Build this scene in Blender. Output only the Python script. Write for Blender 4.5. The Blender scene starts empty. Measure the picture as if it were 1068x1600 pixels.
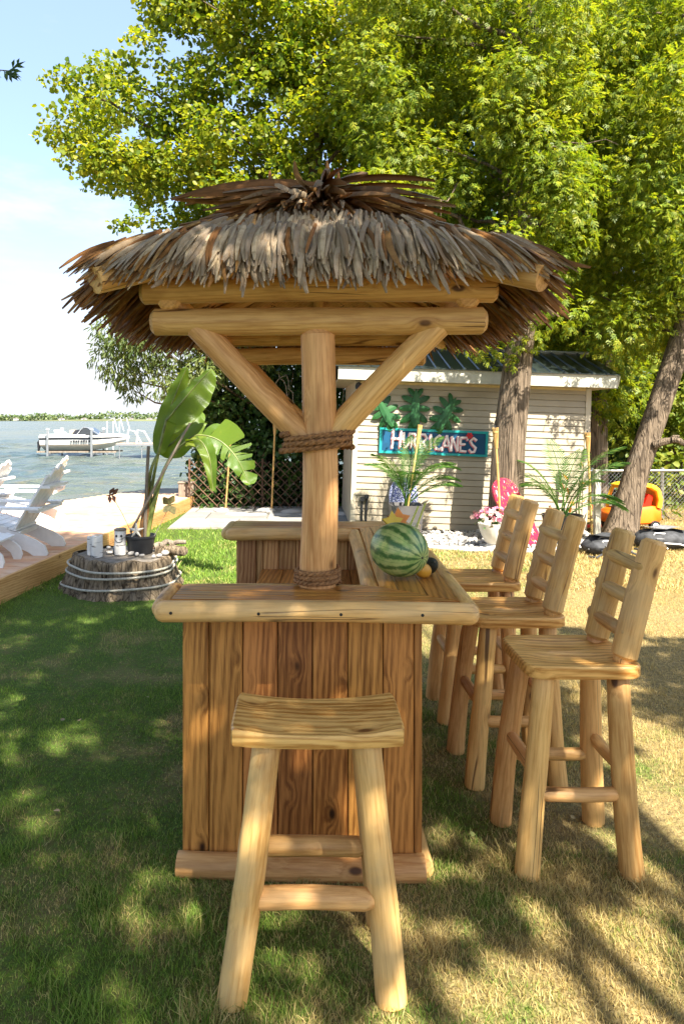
import bpy, math, random
import numpy as np
from mathutils import Vector, Matrix, Quaternion

random.seed(7)
RNG = np.random.default_rng(11)
SC = bpy.context.scene
COL = SC.collection
R = math.radians

# ------------------------------------------------------------------ camera, sky, sun, exposure
EYE = 1.65
cam_d = bpy.data.cameras.new('camera')
cam = bpy.data.objects.new('camera', cam_d)
COL.objects.link(cam)
cam.location = (0, 0, EYE)
cam.rotation_euler = (R(90), 0, 0)
cam_d.sensor_fit = 'VERTICAL'
cam_d.sensor_height = 36.0
cam_d.sensor_width = 24.0
cam_d.lens = 24.0
cam_d.shift_x = 0.04
cam_d.shift_y = -0.0906
cam_d.clip_start = 0.05
cam_d.clip_end = 6000
SC.camera = cam

SUN_DIR = Vector((0.30, -0.56, 0.77)).normalized()
elev = math.asin(SUN_DIR.z)
azim = math.atan2(SUN_DIR.x, SUN_DIR.y)
world = bpy.data.worlds.new('World')
SC.world = world
world.use_nodes = True
wn, wl = world.node_tree.nodes, world.node_tree.links
wn.clear()
w_out = wn.new('ShaderNodeOutputWorld')
w_bg = wn.new('ShaderNodeBackground')
w_sky = wn.new('ShaderNodeTexSky')
w_sky.sky_type = 'NISHITA'
w_sky.sun_disc = False
w_sky.sun_elevation = elev
w_sky.sun_rotation = azim
w_sky.air_density = 1.0
w_sky.dust_density = 1.5
w_tc = wn.new('ShaderNodeTexCoord')
w_map = wn.new('ShaderNodeMapping'); w_map.inputs['Scale'].default_value = (1.0, 1.0, 3.4)
w_no = wn.new('ShaderNodeTexNoise'); w_no.inputs['Scale'].default_value = 2.6; w_no.inputs['Detail'].default_value = 9; w_no.inputs['Roughness'].default_value = 0.62
w_sep = wn.new('ShaderNodeSeparateXYZ')
w_low = wn.new('ShaderNodeMapRange'); w_low.inputs['From Min'].default_value = 0.0; w_low.inputs['From Max'].default_value = 0.62
w_low.inputs['To Min'].default_value = 0.27; w_low.inputs['To Max'].default_value = -0.24
w_add = wn.new('ShaderNodeMath'); w_add.operation = 'ADD'
w_rmp = wn.new('ShaderNodeMapRange'); w_rmp.inputs['From Min'].default_value = 0.5; w_rmp.inputs['From Max'].default_value = 0.76; w_rmp.interpolation_type = 'SMOOTHSTEP'
w_mix = wn.new('ShaderNodeMix'); w_mix.data_type = 'RGBA'
w_mix.inputs['B'].default_value = (1.85, 1.93, 2.05, 1)
wl.new(w_tc.outputs['Generated'], w_map.inputs['Vector'])
wl.new(w_map.outputs['Vector'], w_no.inputs['Vector'])
wl.new(w_tc.outputs['Generated'], w_sep.inputs['Vector'])
wl.new(w_sep.outputs['Z'], w_low.inputs['Value'])
wl.new(w_no.outputs['Fac'], w_add.inputs[0]); wl.new(w_low.outputs['Result'], w_add.inputs[1])
wl.new(w_add.outputs[0], w_rmp.inputs['Value'])
wl.new(w_rmp.outputs['Result'], w_mix.inputs['Factor'])
w_veil = wn.new('ShaderNodeMix'); w_veil.data_type = 'RGBA'; w_veil.inputs['Factor'].default_value = 0.62
w_veil.inputs['B'].default_value = (0.86, 1.13, 1.62, 1)
wl.new(w_sky.outputs['Color'], w_veil.inputs['A'])
wl.new(w_veil.outputs['Result'], w_mix.inputs['A'])
wl.new(w_mix.outputs['Result'], w_bg.inputs['Color'])
w_bg.inputs['Strength'].default_value = 0.15
wl.new(w_bg.outputs['Background'], w_out.inputs['Surface'])

sun_d = bpy.data.lights.new('sun', 'SUN')
sun_d.energy = 5.0
sun_d.angle = R(0.55)
sun_d.color = (1.0, 0.93, 0.80)
sun = bpy.data.objects.new('sun', sun_d)
COL.objects.link(sun)
sun.rotation_euler = SUN_DIR.to_track_quat('Z', 'Y').to_euler()
sun.location = SUN_DIR * 60

SC.view_settings.view_transform = 'Standard'
SC.view_settings.look = 'None'
SC.view_settings.gamma = 1.0
SC.view_settings.use_curve_mapping = False
SC.view_settings.exposure = 2.0
SC.cycles.max_bounces = 8
SC.cycles.diffuse_bounces = 4
SC.cycles.transparent_max_bounces = 8

# ------------------------------------------------------------------ helpers: pixels of the survey -> metres
F = 1067.0
def at(px, py, Y): return Vector(((px - 470) / F * Y, Y, EYE - (py - 655) / F * Y))
def on_ground(px, py, z=0.0):
    Y = (EYE - z) * F / (py - 655)
    return Vector(((px - 470) / F * Y, Y, z))

# ------------------------------------------------------------------ helpers: materials
def lin(h):
    h = h.lstrip('#'); o = []
    for i in (0, 2, 4):
        c = int(h[i:i + 2], 16) / 255
        o.append(c / 12.92 if c <= 0.04045 else ((c + 0.055) / 1.055) ** 2.4)
    return (*o, 1.0)
def rgba(c): return (*c, 1.0) if len(c) == 3 else c

class NT:
    def __init__(s, name):
        s.m = bpy.data.materials.new(name); s.m.use_nodes = True
        s.t = s.m.node_tree; s.t.nodes.clear()
        s.out = s.n('ShaderNodeOutputMaterial')
    def n(s, typ, **kw):
        nd = s.t.nodes.new(typ)
        for k, v in kw.items():
            if k.startswith('_'): setattr(nd, k[1:], v)
            else: nd.inputs[k.replace('__', ' ')].default_value = v
        return nd
    def l(s, a, b): s.t.links.new(a, b)
    def mixc(s, fac, a, b, blend='MIX'):
        m = s.n('ShaderNodeMix', _data_type='RGBA', _blend_type=blend)
        for key, val in (('Factor', fac), ('A', a), ('B', b)):
            if hasattr(val, 'links'): s.l(val, m.inputs[key])
            else: m.inputs[key].default_value = val if key == 'Factor' else rgba(val)
        return m.outputs['Result']
    def math(s, op, a, b=0.0, c=None):
        m = s.n('ShaderNodeMath', _operation=op)
        for i, val in enumerate((a, b) if c is None else (a, b, c)):
            if hasattr(val, 'links'): s.l(val, m.inputs[i])
            else: m.inputs[i].default_value = val
        return m.outputs[0]
    def rng(s, v, a, b, c=0.0, d=1.0):
        m = s.n('ShaderNodeMapRange', _interpolation_type='SMOOTHSTEP')
        m.inputs['From Min'].default_value = a; m.inputs['From Max'].default_value = b
        m.inputs['To Min'].default_value = c; m.inputs['To Max'].default_value = d
        s.l(v, m.inputs['Value']); return m.outputs['Result']
    def vmul(s, v, k):
        m = s.n('ShaderNodeVectorMath', _operation='MULTIPLY'); s.l(v, m.inputs[0]); m.inputs[1].default_value = k
        return m.outputs[0]
    def vadd(s, v, w):
        m = s.n('ShaderNodeVectorMath', _operation='ADD'); s.l(v, m.inputs[0]); s.l(w, m.inputs[1]); return m.outputs[0]
    def obj_coords(s, shift=True):
        v = s.n('ShaderNodeTexCoord').outputs['Object']
        if not shift: return v
        oi = s.n('ShaderNodeObjectInfo')
        c = s.n('ShaderNodeCombineXYZ')
        for i, k in enumerate((37.0, 91.0, 53.0)): s.l(s.math('MULTIPLY', oi.outputs['Random'], k), c.inputs[i])
        return s.vadd(v, c.outputs[0])
    def noise(s, v, scale, detail=4, rough=0.55, dist=0.0):
        n = s.n('ShaderNodeTexNoise'); n.inputs['Scale'].default_value = scale; n.inputs['Detail'].default_value = detail
        n.inputs['Roughness'].default_value = rough; n.inputs['Distortion'].default_value = dist
        s.l(v, n.inputs['Vector']); return n.outputs['Fac']
    def bump(s, h, strength, dist=0.01):
        b = s.n('ShaderNodeBump'); b.inputs['Strength'].default_value = strength; b.inputs['Distance'].default_value = dist
        s.l(h, b.inputs['Height']); return b.outputs[0]
    def bsdf(s, col, rough=0.6, normal=None, spec=0.4, metal=0.0, trans=0.0):
        p = s.n('ShaderNodeBsdfPrincipled')
        for key, val in (('Base Color', col), ('Roughness', rough)):
            if hasattr(val, 'links'): s.l(val, p.inputs[key])
            else: p.inputs[key].default_value = rgba(val) if key == 'Base Color' else val
        p.inputs['Specular IOR Level'].default_value = spec; p.inputs['Metallic'].default_value = metal
        p.inputs['Transmission Weight'].default_value = trans
        if normal is not None: s.l(normal, p.inputs['Normal'])
        return p.outputs[0]
    def done(s, sh): s.l(sh, s.out.inputs['Surface']); return s.m

def paint(name, col, rough=0.55, var=0.12, scale=9.0, bump=0.0, spec=0.4, metal=0.0):
    t = NT(name); v = t.obj_coords()
    f = t.noise(v, scale, 6, 0.65)
    c = rgba(col)
    col2 = tuple(x * (1 - var * 2) for x in c[:3])
    cc = t.mixc(t.rng(f, 0.3, 0.7), col2, c)
    nb = t.bump(t.noise(v, scale * 12, 4), bump) if bump else None
    return t.done(t.bsdf(cc, rough, nb, spec, metal))

def wood(name, dark, light, knot, line=0.5, knots=1.0, rough=0.5, tint=0.25, scale=1.0, grey=None, crack=0.0):
    """grain runs along the object's own Z"""
    t = NT(name); v = t.obj_coords()
    vg = t.vmul(v, (1.0, 1.0, 0.06))
    vo = t.n('ShaderNodeTexVoronoi'); vo.inputs['Scale'].default_value = 7.5 * scale; vo.inputs['Randomness'].default_value = 1.0
    t.l(t.vmul(v, (1.0, 1.0, 0.55)), vo.inputs['Vector'])
    kd = vo.outputs['Distance']
    near = t.rng(kd, 0.02, 0.32, 1.0, 0.0)
    # grain bends round the knots
    cx = t.n('ShaderNodeCombineXYZ'); t.l(t.math('MULTIPLY', near, 0.022), cx.inputs[0]); t.l(t.math('MULTIPLY', near, 0.018), cx.inputs[1])
    vg2 = t.vadd(vg, cx.outputs[0])
    broad = t.noise(vg2, 7 * scale, 3, 0.5, 0.6)
    wv = t.n('ShaderNodeTexWave', _wave_type='BANDS', _bands_direction='DIAGONAL'); wv.inputs['Scale'].default_value = 26 * scale
    wv.inputs['Distortion'].default_value = 6.0; wv.inputs['Detail'].default_value = 3; wv.inputs['Detail Scale'].default_value = 0.6
    t.l(vg2, wv.inputs['Vector'])
    fine = t.noise(vg2, 160 * scale, 3, 0.6)
    g = t.math('ADD', t.math('MULTIPLY', wv.outputs['Fac'], line * .42), t.math('MULTIPLY', broad, .62))
    strk = t.noise(t.vmul(v, (1, 1, .025)), 34 * scale, 4, .65, .4)
    g = t.math('ADD', g, t.math('MULTIPLY', strk, .55))
    g = t.math('ADD', g, t.math('MULTIPLY', t.math('SUBTRACT', fine, 0.5), 0.7))
    col = t.mixc(t.rng(g, 0.42, 1.02), light, dark)
    oi = t.n('ShaderNodeObjectInfo')
    hsv = t.n('ShaderNodeHueSaturation')
    t.l(t.rng(oi.outputs['Random'], 0, 1, 1 - tint, 1 + tint), hsv.inputs['Value'])
    t.l(t.math('ADD', 0.5, t.math('MULTIPLY', t.math('SUBTRACT', t.math('FRACT', t.math('MULTIPLY', oi.outputs['Random'], 7.3)), 0.5), 0.014)), hsv.inputs['Hue'])
    t.l(col, hsv.inputs['Color']); col = hsv.outputs['Color']
    gate = t.n('ShaderNodeSeparateColor'); t.l(vo.outputs['Color'], gate.inputs[0])
    gt = t.rng(gate.outputs[0], 0.22, 0.26)
    kf = t.math('MULTIPLY', t.math('MULTIPLY', t.rng(kd, 0.07, 0.135, 1.0, 0.0), gt), knots)
    halo = t.math('MULTIPLY', t.math('MULTIPLY', t.rng(kd, 0.1, 0.26, 1.0, 0.0), gt), 0.45 * knots)
    col = t.mixc(halo, col, tuple(x * 0.8 for x in dark[:3]))
    col = t.mixc(kf, col, knot)
    hgt = t.math('ADD', fine, t.math('MULTIPLY', wv.outputs['Fac'], 0.5))
    if crack:
        cn = t.noise(t.vmul(v, (1, 1, .035)), 11, 2, .4, .3)
        cf = t.math('MULTIPLY', t.rng(t.math('ABSOLUTE', t.math('SUBTRACT', cn, .5)), .002, .011, 1, 0), t.rng(t.noise(t.vmul(v, (1, 1, .4)), 4.5, 2), .50, .56))
        col = t.mixc(t.math('MULTIPLY', cf, crack), col, knot)
        hgt = t.math('SUBTRACT', hgt, t.math('MULTIPLY', cf, 3.0))
        st_ = t.rng(t.noise(t.vmul(v, (1, 1, .3)), 9, 4, .6), .5, .72, 0, .5)
        col = t.mixc(st_, col, tuple(x * .72 for x in dark[:3]))
    if grey:
        gw = t.rng(t.noise(v, 5, 5, 0.6), 0.42, 0.62)
        col = t.mixc(t.math('MULTIPLY', gw, 0.35), col, grey)
    nb = t.bump(hgt, 0.25, 0.004)
    return t.done(t.bsdf(col, rough, nb, 0.35))

def leafmat(name, cols, trans=0.5, rough=0.5, veins=False, tcol=None):
    t = NT(name)
    g = t.n('ShaderNodeNewGeometry')
    rp = t.n('ShaderNodeValToRGB'); cr = rp.color_ramp
    while len(cr.elements) < len(cols): cr.elements.new(0.5)
    for i, c in enumerate(cols):
        cr.elements[i].position = i / max(1, len(cols) - 1); cr.elements[i].color = rgba(c)
    t.l(g.outputs['Random Per Island'], rp.inputs['Fac'])
    col = rp.outputs['Color']; nb = None
    if veins:
        uv = t.n('ShaderNodeUVMap').outputs[0]
        wv = t.n('ShaderNodeTexWave', _bands_direction='Y'); wv.inputs['Scale'].default_value = 9.0; wv.inputs['Distortion'].default_value = 0.8
        t.l(uv, wv.inputs['Vector'])
        nz = t.noise(uv, 4, 4)
        col = t.mixc(t.math('MULTIPLY', wv.outputs['Fac'], 0.22), col, tuple(x * 0.6 for x in cols[0][:3]))
        col = t.mixc(t.rng(nz, 0.55, 0.75, 0, 0.5), col, cols[-1])
        nb = t.bump(wv.outputs['Fac'], 0.25, 0.01)
    else:
        tc = t.n('ShaderNodeTexCoord').outputs['Object']
        nz = t.noise(tc, 0.9, 3, 0.6)
        h = t.n('ShaderNodeHueSaturation'); t.l(col, h.inputs['Color'])
        t.l(t.rng(nz, 0.3, 0.7, 0.85, 1.25), h.inputs['Value'])
        t.l(t.rng(nz, 0.3, 0.7, 0.515, 0.485), h.inputs['Hue'])
        col = h.outputs['Color']
    d = t.bsdf(col, rough, nb, 0.35)
    tr = t.n('ShaderNodeBsdfTranslucent')
    tc2 = t.mixc(1.0, col, tcol or (1.25, 1.15, 0.45), 'MULTIPLY')
    t.l(tc2, tr.inputs['Color'])
    mx = t.n('ShaderNodeMixShader'); mx.inputs[0].default_value = trans
    t.l(d, mx.inputs[1]); t.l(tr.outputs[0], mx.inputs[2])
    return t.done(mx.outputs[0])

def barkmat(name, dark, light, scale=1.0, strength=0.9):
    t = NT(name); v = t.obj_coords(False)
    vs = t.vmul(v, (1, 1, 0.07))
    a = t.noise(vs, 30 * scale, 6, 0.68, 0.9)
    b = t.noise(v, 5, 4, 0.6)
    c = t.n('ShaderNodeTexVoronoi', _feature='DISTANCE_TO_EDGE'); c.inputs['Scale'].default_value = 20 * scale; t.l(vs, c.inputs['Vector'])
    h = t.math('ADD', t.math('MULTIPLY', a, 1.35), t.rng(c.outputs['Distance'], 0, 0.12, 0, 0.22))
    col = t.mixc(t.rng(h, 0.5, 1.05), dark, light)
    col = t.mixc(t.rng(b, 0.55, 0.75, 0, 0.45), col, tuple(x * 0.75 + 0.05 for x in light[:3]))
    return t.done(t.bsdf(col, 0.9, t.bump(h, strength, 0.03), 0.1))

# colours
M = {}
M['log'] = wood('peeled_log_wood', lin('b07a40'), lin('dfb070'), lin('4a2a12'), line=0.3, knots=0.95, tint=0.10, crack=.85)
M['log_pale'] = wood('pale_log_wood', lin('b07f40'), lin('e0b672'), lin('57351a'), line=0.3, knots=0.9, tint=0.08, grey=lin('b9a27a'), crack=.8)
M['board'] = wood('cedar_board', lin('6b3d17'), lin('b97e41'), lin('2d1506'), line=0.5, knots=1.0, tint=0.24)
M['board_far'] = wood('cedar_board_inner', lin('8a5a30'), lin('c39460'), lin('3b1e0b'), line=0.55, knots=1.0, tint=0.2)
M['counter'] = wood('oiled_counter_board', lin('85511f'), lin('c88a42'), lin('3a1d0a'), line=0.6, knots=0.7, rough=0.32, tint=0.14)
M['seat'] = wood('stool_seat_wood', lin('a46a2c'), lin('e6b56c'), lin('5a2f12'), line=0.6, knots=0.9, rough=0.4, tint=0.07, scale=0.9)
M['endgrain'] = wood('end_grain', lin('b98f5e'), lin('d9b88a'), lin('7a5430'), line=0.2, knots=0.2, tint=0.05)
M['rope'] = paint('manila_rope', lin('a9794c'), 0.9, 0.3, 60, 0.4)
M['white_rope'] = paint('weathered_white_rope', lin('b9b3a2'), 0.9, 0.2, 50, 0.3)
M['deck'] = wood('deck_board_wood', lin('a8714f'), lin('d2a684'), lin('5d3a22'), line=0.4, knots=0.7, tint=0.12, rough=0.7, grey=lin('c9b7a2'))
M['deck_fascia'] = wood('deck_edge_wood', lin('a56f3c'), lin('cfa06a'), lin('55331a'), line=0.5, knots=0.8, tint=0.05, rough=0.7)
M['grey_wood'] = wood('weathered_grey_wood', lin('5c5145'), lin('8c8171'), lin('352a20'), line=0.4, knots=0.6, tint=0.1, rough=0.85)
M['bamboo'] = wood('bamboo', lin('96713a'), lin('bd9c60'), lin('6e4d20'), line=0.2, knots=0.1, tint=0.08, rough=0.5)
M['white_paint'] = paint('white_paint', (0.78, 0.77, 0.75), 0.5, 0.06, 6)
M['bark_cedar'] = barkmat('cedar_bark', lin('3d342b'), lin('7f705f'), 1.0)
M['bark_stump'] = barkmat('stump_bark', lin('3a2f25'), lin('93826b'), 1.1, 1.0)
M['bark_dark'] = barkmat('maple_bark', lin('3b3128'), lin('7a6a58'), 1.0)
M['black'] = paint('black_plastic', (0.022, 0.023, 0.026), 0.45, 0.1)
M['black_metal'] = paint('black_metal', (0.03, 0.03, 0.032), 0.35, 0.1)
M['steel'] = paint('galvanised_steel', (0.42, 0.43, 0.44), 0.35, 0.1, 20, metal=0.7)
M['siding'] = paint('vinyl_siding', lin('a99d87'), 0.5, 0.09, 2.5)
M['trim'] = paint('siding_trim', lin('bfb49f'), 0.5, 0.04, 3)
M['fascia'] = paint('painted_fascia', lin('c5c2b4'), 0.55, 0.12, 7)
M['roof_metal'] = paint('dark_green_roof_metal', lin('2b3330'), 0.28, 0.2, 5, spec=0.6)

# ------------------------------------------------------------------ helpers: objects
def link(o, parent=None):
    COL.objects.link(o)
    if parent is not None: o.parent = parent
    return o
def tag(o, label=None, cat=None, group=None, kind=None):
    if label: o['label'] = label
    if cat: o['category'] = cat
    if group: o['group'] = group
    if kind: o['kind'] = kind
    return o
def thing(name, label, cat, loc=(0, 0, 0), rot=(0, 0, 0), group=None):
    o = bpy.data.objects.new(name, None); link(o)
    o.empty_display_size = 0.1
    o.location = loc; o.rotation_euler = rot
    return tag(o, label, cat, group)
def copy_tree(o, parent=None):
    c = o.copy(); COL.objects.link(c)
    if parent is not None: c.parent = parent
    for ch in list(o.children): copy_tree(ch, c)
    return c

class MB:
    def __init__(s): s.v = []; s.f = []; s.uv = None
    def box(s, x0, x1, y0, y1, z0, z1):
        b = len(s.v)
        s.v += [(x0, y0, z0), (x1, y0, z0), (x1, y1, z0), (x0, y1, z0), (x0, y0, z1), (x1, y0, z1), (x1, y1, z1), (x0, y1, z1)]
        s.f += [tuple(b + i for i in q) for q in ((0, 3, 2, 1), (4, 5, 6, 7), (0, 1, 5, 4), (1, 2, 6, 5), (2, 3, 7, 6), (3, 0, 4, 7))]
        return s
    def loft(s, rings, cap0=True, cap1=True, closed=True):
        b = len(s.v); n = len(rings[0])
        for r in rings: s.v += [tuple(p) for p in r]
        for i in range(len(rings) - 1):
            for j in range(n if closed else n - 1):
                k = (j + 1) % n
                s.f.append((b + i * n + j, b + i * n + k, b + (i + 1) * n + k, b + (i + 1) * n + j))
        if closed and cap0: s.f.append(tuple(b + j for j in range(n))[::-1])
        if closed and cap1: s.f.append(tuple(b + (len(rings) - 1) * n + j for j in range(n)))
        return s
    def tube(s, path, rad, n=10, cap=True):
        path = [Vector(p) for p in path]
        if not hasattr(rad, '__len__'): rad = [rad] * len(path)
        rings = []; nrm = None
        for i, p in enumerate(path):
            d = (path[min(i + 1, len(path) - 1)] - path[max(i - 1, 0)])
            d = d.normalized() if d.length > 1e-9 else Vector((0, 0, 1))
            if nrm is None:
                nrm = d.orthogonal().normalized()
            nrm = (nrm - d * nrm.dot(d))
            nrm = nrm.normalized() if nrm.length > 1e-6 else d.orthogonal().normalized()
            bi = d.cross(nrm)
            rings.append([p + (nrm * math.cos(2 * math.pi * j / n) + bi * math.sin(2 * math.pi * j / n)) * rad[i] for j in range(n)])
        return s.loft(rings, cap, cap)
    def lathe(s, prof, n=20, c=(0, 0, 0), fx=1.0, fy=1.0, wob=None):
        rings = []
        for (r, z) in prof:
            ring = []
            for j in range(n):
                a = 2 * math.pi * j / n
                k = wob(a, z) if wob else 1.0
                ring.append((c[0] + r * k * math.cos(a) * fx, c[1] + r * k * math.sin(a) * fy, c[2] + z))
            rings.append(ring)
        return s.loft(rings)
    def prism(s, poly, fn0, fn1):
        b = len(s.v); n = len(poly)
        s.v += [tuple(fn0(p)) for p in poly] + [tuple(fn1(p)) for p in poly]
        s.f.append(tuple(range(b, b + n))[::-1]); s.f.append(tuple(range(b + n, b + 2 * n)))
        for j in range(n):
            k = (j + 1) % n
            s.f.append((b + j, b + k, b + n + k, b + n + j))
        return s
    def mesh(s, name, mats, smooth=False, angle=None):
        me = bpy.data.meshes.new(name)
        me.from_pydata(s.v, [], s.f)
        for m in (mats if isinstance(mats, (list, tuple)) else [mats]): me.materials.append(m)
        me.validate()
        fix_normals(me)
        if smooth:
            me.polygons.foreach_set('use_smooth', [True] * len(me.polygons))
            if angle: me.set_sharp_from_angle(angle=R(angle))
        return me
    def build(s, name, mats, parent=None, smooth=False, angle=40, loc=None, rot=None):
        o = bpy.data.objects.new(name, s.mesh(name, mats, smooth, angle)); link(o, parent)
        if loc is not None: o.location = loc
        if rot is not None: o.rotation_euler = rot
        return o
import bmesh
def fix_normals(me):
    bm = bmesh.new(); bm.from_mesh(me)
    bmesh.ops.recalc_face_normals(bm, faces=bm.faces)
    bm.to_mesh(me); bm.free()

def place(o, origin, zdir, ydir=None):
    z = Vector(zdir).normalized()
    if ydir is None: q = Vector((0, 0, 1)).rotation_difference(z)
    else:
        y = Vector(ydir).normalized(); y = (y - z * y.dot(z)).normalized(); x = y.cross(z)
        q = Matrix((x, y, z)).transposed().to_quaternion()
    o.rotation_mode = 'QUATERNION'; o.rotation_quaternion = q; o.location = origin
    return o

def log(name, p0, p1, r0, r1=None, mat='log', parent=None, end='chamfer', n=18, bump=0.032, seed=None, flat=None):
    p0, p1 = Vector(p0), Vector(p1); L = (p1 - p0).length; r1 = r1 or r0
    rr = random.Random(seed if seed is not None else random.random())
    ph = [rr.uniform(0, 6.28) for _ in range(6)]
    mb = MB(); rings = []
    st = []
    e = min(0.3 * r0, 0.02)
    if end == 'dome': st = [(0, .35), (0.12 * r0, .62), (0.4 * r0, .87), (0.8 * r0, 1)]
    elif end == 'tenon': st = [(0, .66), (0.022, .68), (0.026, .74), (0.05, 1)]
    elif end == 'flat': st = [(0, 0.985), (0.003, 1)]
    else: st = [(0, 1 - e / r0), (e, 1)]
    k = max(4, int(L / 0.12))
    mids = [st[-1][0] + (L - 2 * st[-1][0]) * i / k for i in range(1, k)]
    stations = st + [(m, 1) for m in mids] + [(L - a, b) for a, b in reversed(st)]
    bx = rr.uniform(-.012, .012) * r0 / .05; by = rr.uniform(-.012, .012) * r0 / .05
    for z, sc in stations:
        t = z / L; r = (r0 + (r1 - r0) * t) * sc
        ring = []
        for j in range(n):
            a = 2 * math.pi * j / n
            w = 1 + bump * (math.sin(2 * a + ph[0] + 5 * t) + 0.7 * math.sin(3 * a + ph[1] - 7 * t) + .8 * math.sin(11 * t + ph[2] + a))
            x, y = r * w * math.cos(a), r * w * math.sin(a)
            if flat is not None and y > flat: y = flat
            bend = math.sin(math.pi * t)
            ring.append((x + bx * bend, y + by * bend, z))
        rings.append(ring)
    mb.loft(rings)
    o = mb.build(name, M[mat] if isinstance(mat, str) else mat, parent, True, 42)
    return place(o, p0, p1 - p0, None)

def inset(poly, d):
    n = len(poly); out = []
    area = sum(poly[i][0] * poly[(i + 1) % n][1] - poly[(i + 1) % n][0] * poly[i][1] for i in range(n))
    sg = 1 if area > 0 else -1
    for i in range(n):
        p, a, b = Vector(poly[i]), Vector(poly[i - 1]), Vector(poly[(i + 1) % n])
        e1 = (p - a).normalized(); e2 = (b - p).normalized()
        n1 = Vector((-e1.y, e1.x)) * sg; n2 = Vector((-e2.y, e2.x)) * sg
        m = (n1 + n2); m = m / max(0.3, m.length_squared) * 2
        out.append(tuple(p + m * d))
    return out
def plank(name, poly, t, origin, zdir, ydir, mat, parent=None, c=0.003):
    """poly: (across, along) outline; thickness t along ydir; grain along zdir"""
    mb = MB(); ins = inset(poly, c)
    rings = [[(x, 0, z) for x, z in ins], [(x, c, z) for x, z in poly], [(x, t - c, z) for x, z in poly], [(x, t, z) for x, z in ins]]
    mb.loft(rings)
    o = mb.build(name, M[mat] if isinstance(mat, str) else mat, parent)
    return place(o, origin, zdir, ydir)
def rect(w, l): return [(-w / 2, 0), (w / 2, 0), (w / 2, l), (-w / 2, l)]

def fastmesh(name, verts, faces, mats, smooth=False):
    """verts (N,3) float array, faces (K,n) int array with equal-sized faces"""
    me = bpy.data.meshes.new(name)
    nv, (nf, k) = len(verts), faces.shape
    me.vertices.add(nv); me.vertices.foreach_set('co', np.ascontiguousarray(verts, dtype=np.float32).ravel())
    me.loops.add(nf * k); me.loops.foreach_set('vertex_index', np.ascontiguousarray(faces, dtype=np.int32).ravel())
    me.polygons.add(nf); me.polygons.foreach_set('loop_start', np.arange(0, nf * k, k, dtype=np.int32))
    me.update(calc_edges=True)
    for m in (mats if isinstance(mats, (list, tuple)) else [mats]): me.materials.append(m)
    if smooth: me.polygons.foreach_set('use_smooth', np.ones(nf, dtype=bool))
    return me
def unit(a): return a / np.maximum(1e-9, np.linalg.norm(a, axis=1, keepdims=True))
def scatter(name, tv, tf, pos, ydir, zdir, size, mats, parent=None, widen=None):
    tv = np.asarray(tv, float); tf = np.asarray(tf, int)
    y = unit(ydir); z = zdir - y * np.sum(zdir * y, axis=1, keepdims=True); z = unit(z); x = np.cross(y, z)
    s = np.asarray(size, float).reshape(-1, 1, 1) * np.ones((len(pos), 1, 1))
    wx = 1.0 if widen is None else np.asarray(widen).reshape(-1, 1, 1)
    V = pos[:, None, :] + s * (tv[None, :, 0:1] * wx * x[:, None, :] + tv[None, :, 1:2] * y[:, None, :] + tv[None, :, 2:3] * z[:, None, :])
    n, k = len(pos), len(tv)
    Fc = (tf[None] + (np.arange(n) * k)[:, None, None]).reshape(-1, tf.shape[1])
    me = fastmesh(name, V.reshape(-1, 3), Fc, mats)
    o = bpy.data.objects.new(name, me); link(o, parent)
    return o
def randdir(n):
    return unit(RNG.normal(size=(n, 3)))

LEAF_V = [(0, 0, 0), (.42, .28, .10), (.33, .70, .08), (0, 1, -.06), (-.33, .70, .08), (-.42, .28, .10)]
LEAF_F = [(0, 1, 2, 3), (0, 3, 4, 5)]
NARROW_V = [(0, 0, 0), (.13, .35, .03), (.09, .75, .0), (0, 1, -.12), (-.09, .75, .0), (-.13, .35, .03)]
def spray_template():
    v, f = [], []
    for (y0, ang, ln, w) in ((0, 0, 1.0, .16), (.12, 44, .55, .16), (.18, -44, .55, .16), (.42, 38, .45, .14), (.47, -38, .45, .14)):
        a = R(ang); d = (math.sin(a), math.cos(a)); p = (-d[1], d[0]); b = len(v)
        for (u, s_, zz) in ((0, -.5, 0), (.55, -1.1, .02), (1, 0, -.1 * ln), (.55, 1.1, .02)):
            v.append((d[0] * u * ln + p[0] * w * .5 * s_, y0 + d[1] * u * ln + p[1] * w * .5 * s_, zz))
        f.append((b, b + 1, b + 2, b + 3))
    return v, f
SPRAY_V, SPRAY_F = spray_template()

def clump_leaves(clumps, per_area, size, jitter=0.35, droop=0.0, shell=0.5, up=0.6):
    """points, tip directions and normals for leaves spread through ellipsoid clumps (x,y,z,rx,ry,rz)"""
    P, D, N, S = [], [], [], []
    for (x, y, z, rx, ry, rz) in clumps:
        n = max(6, int(per_area * (rx * ry + rx * rz + ry * rz) * 4.2))
        d = randdir(n); r = (shell + (1 - shell) * RNG.random(n) ** 0.5)[:, None] * (1 + RNG.normal(size=(n, 1)) * 0.12)
        p = np.array([x, y, z]) + d * r * np.array([rx, ry, rz])
        tip = d * 0.7 + randdir(n) * 0.8 + np.array([0, 0, -droop])
        nr = d * 0.5 + np.array([0, 0, up]) + randdir(n) * jitter * 1.6
        P.append(p); D.append(tip); N.append(nr); S.append(size * (0.6 + 0.7 * RNG.random(n)))
    return np.concatenate(P), np.concatenate(D), np.concatenate(N), np.concatenate(S)

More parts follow.
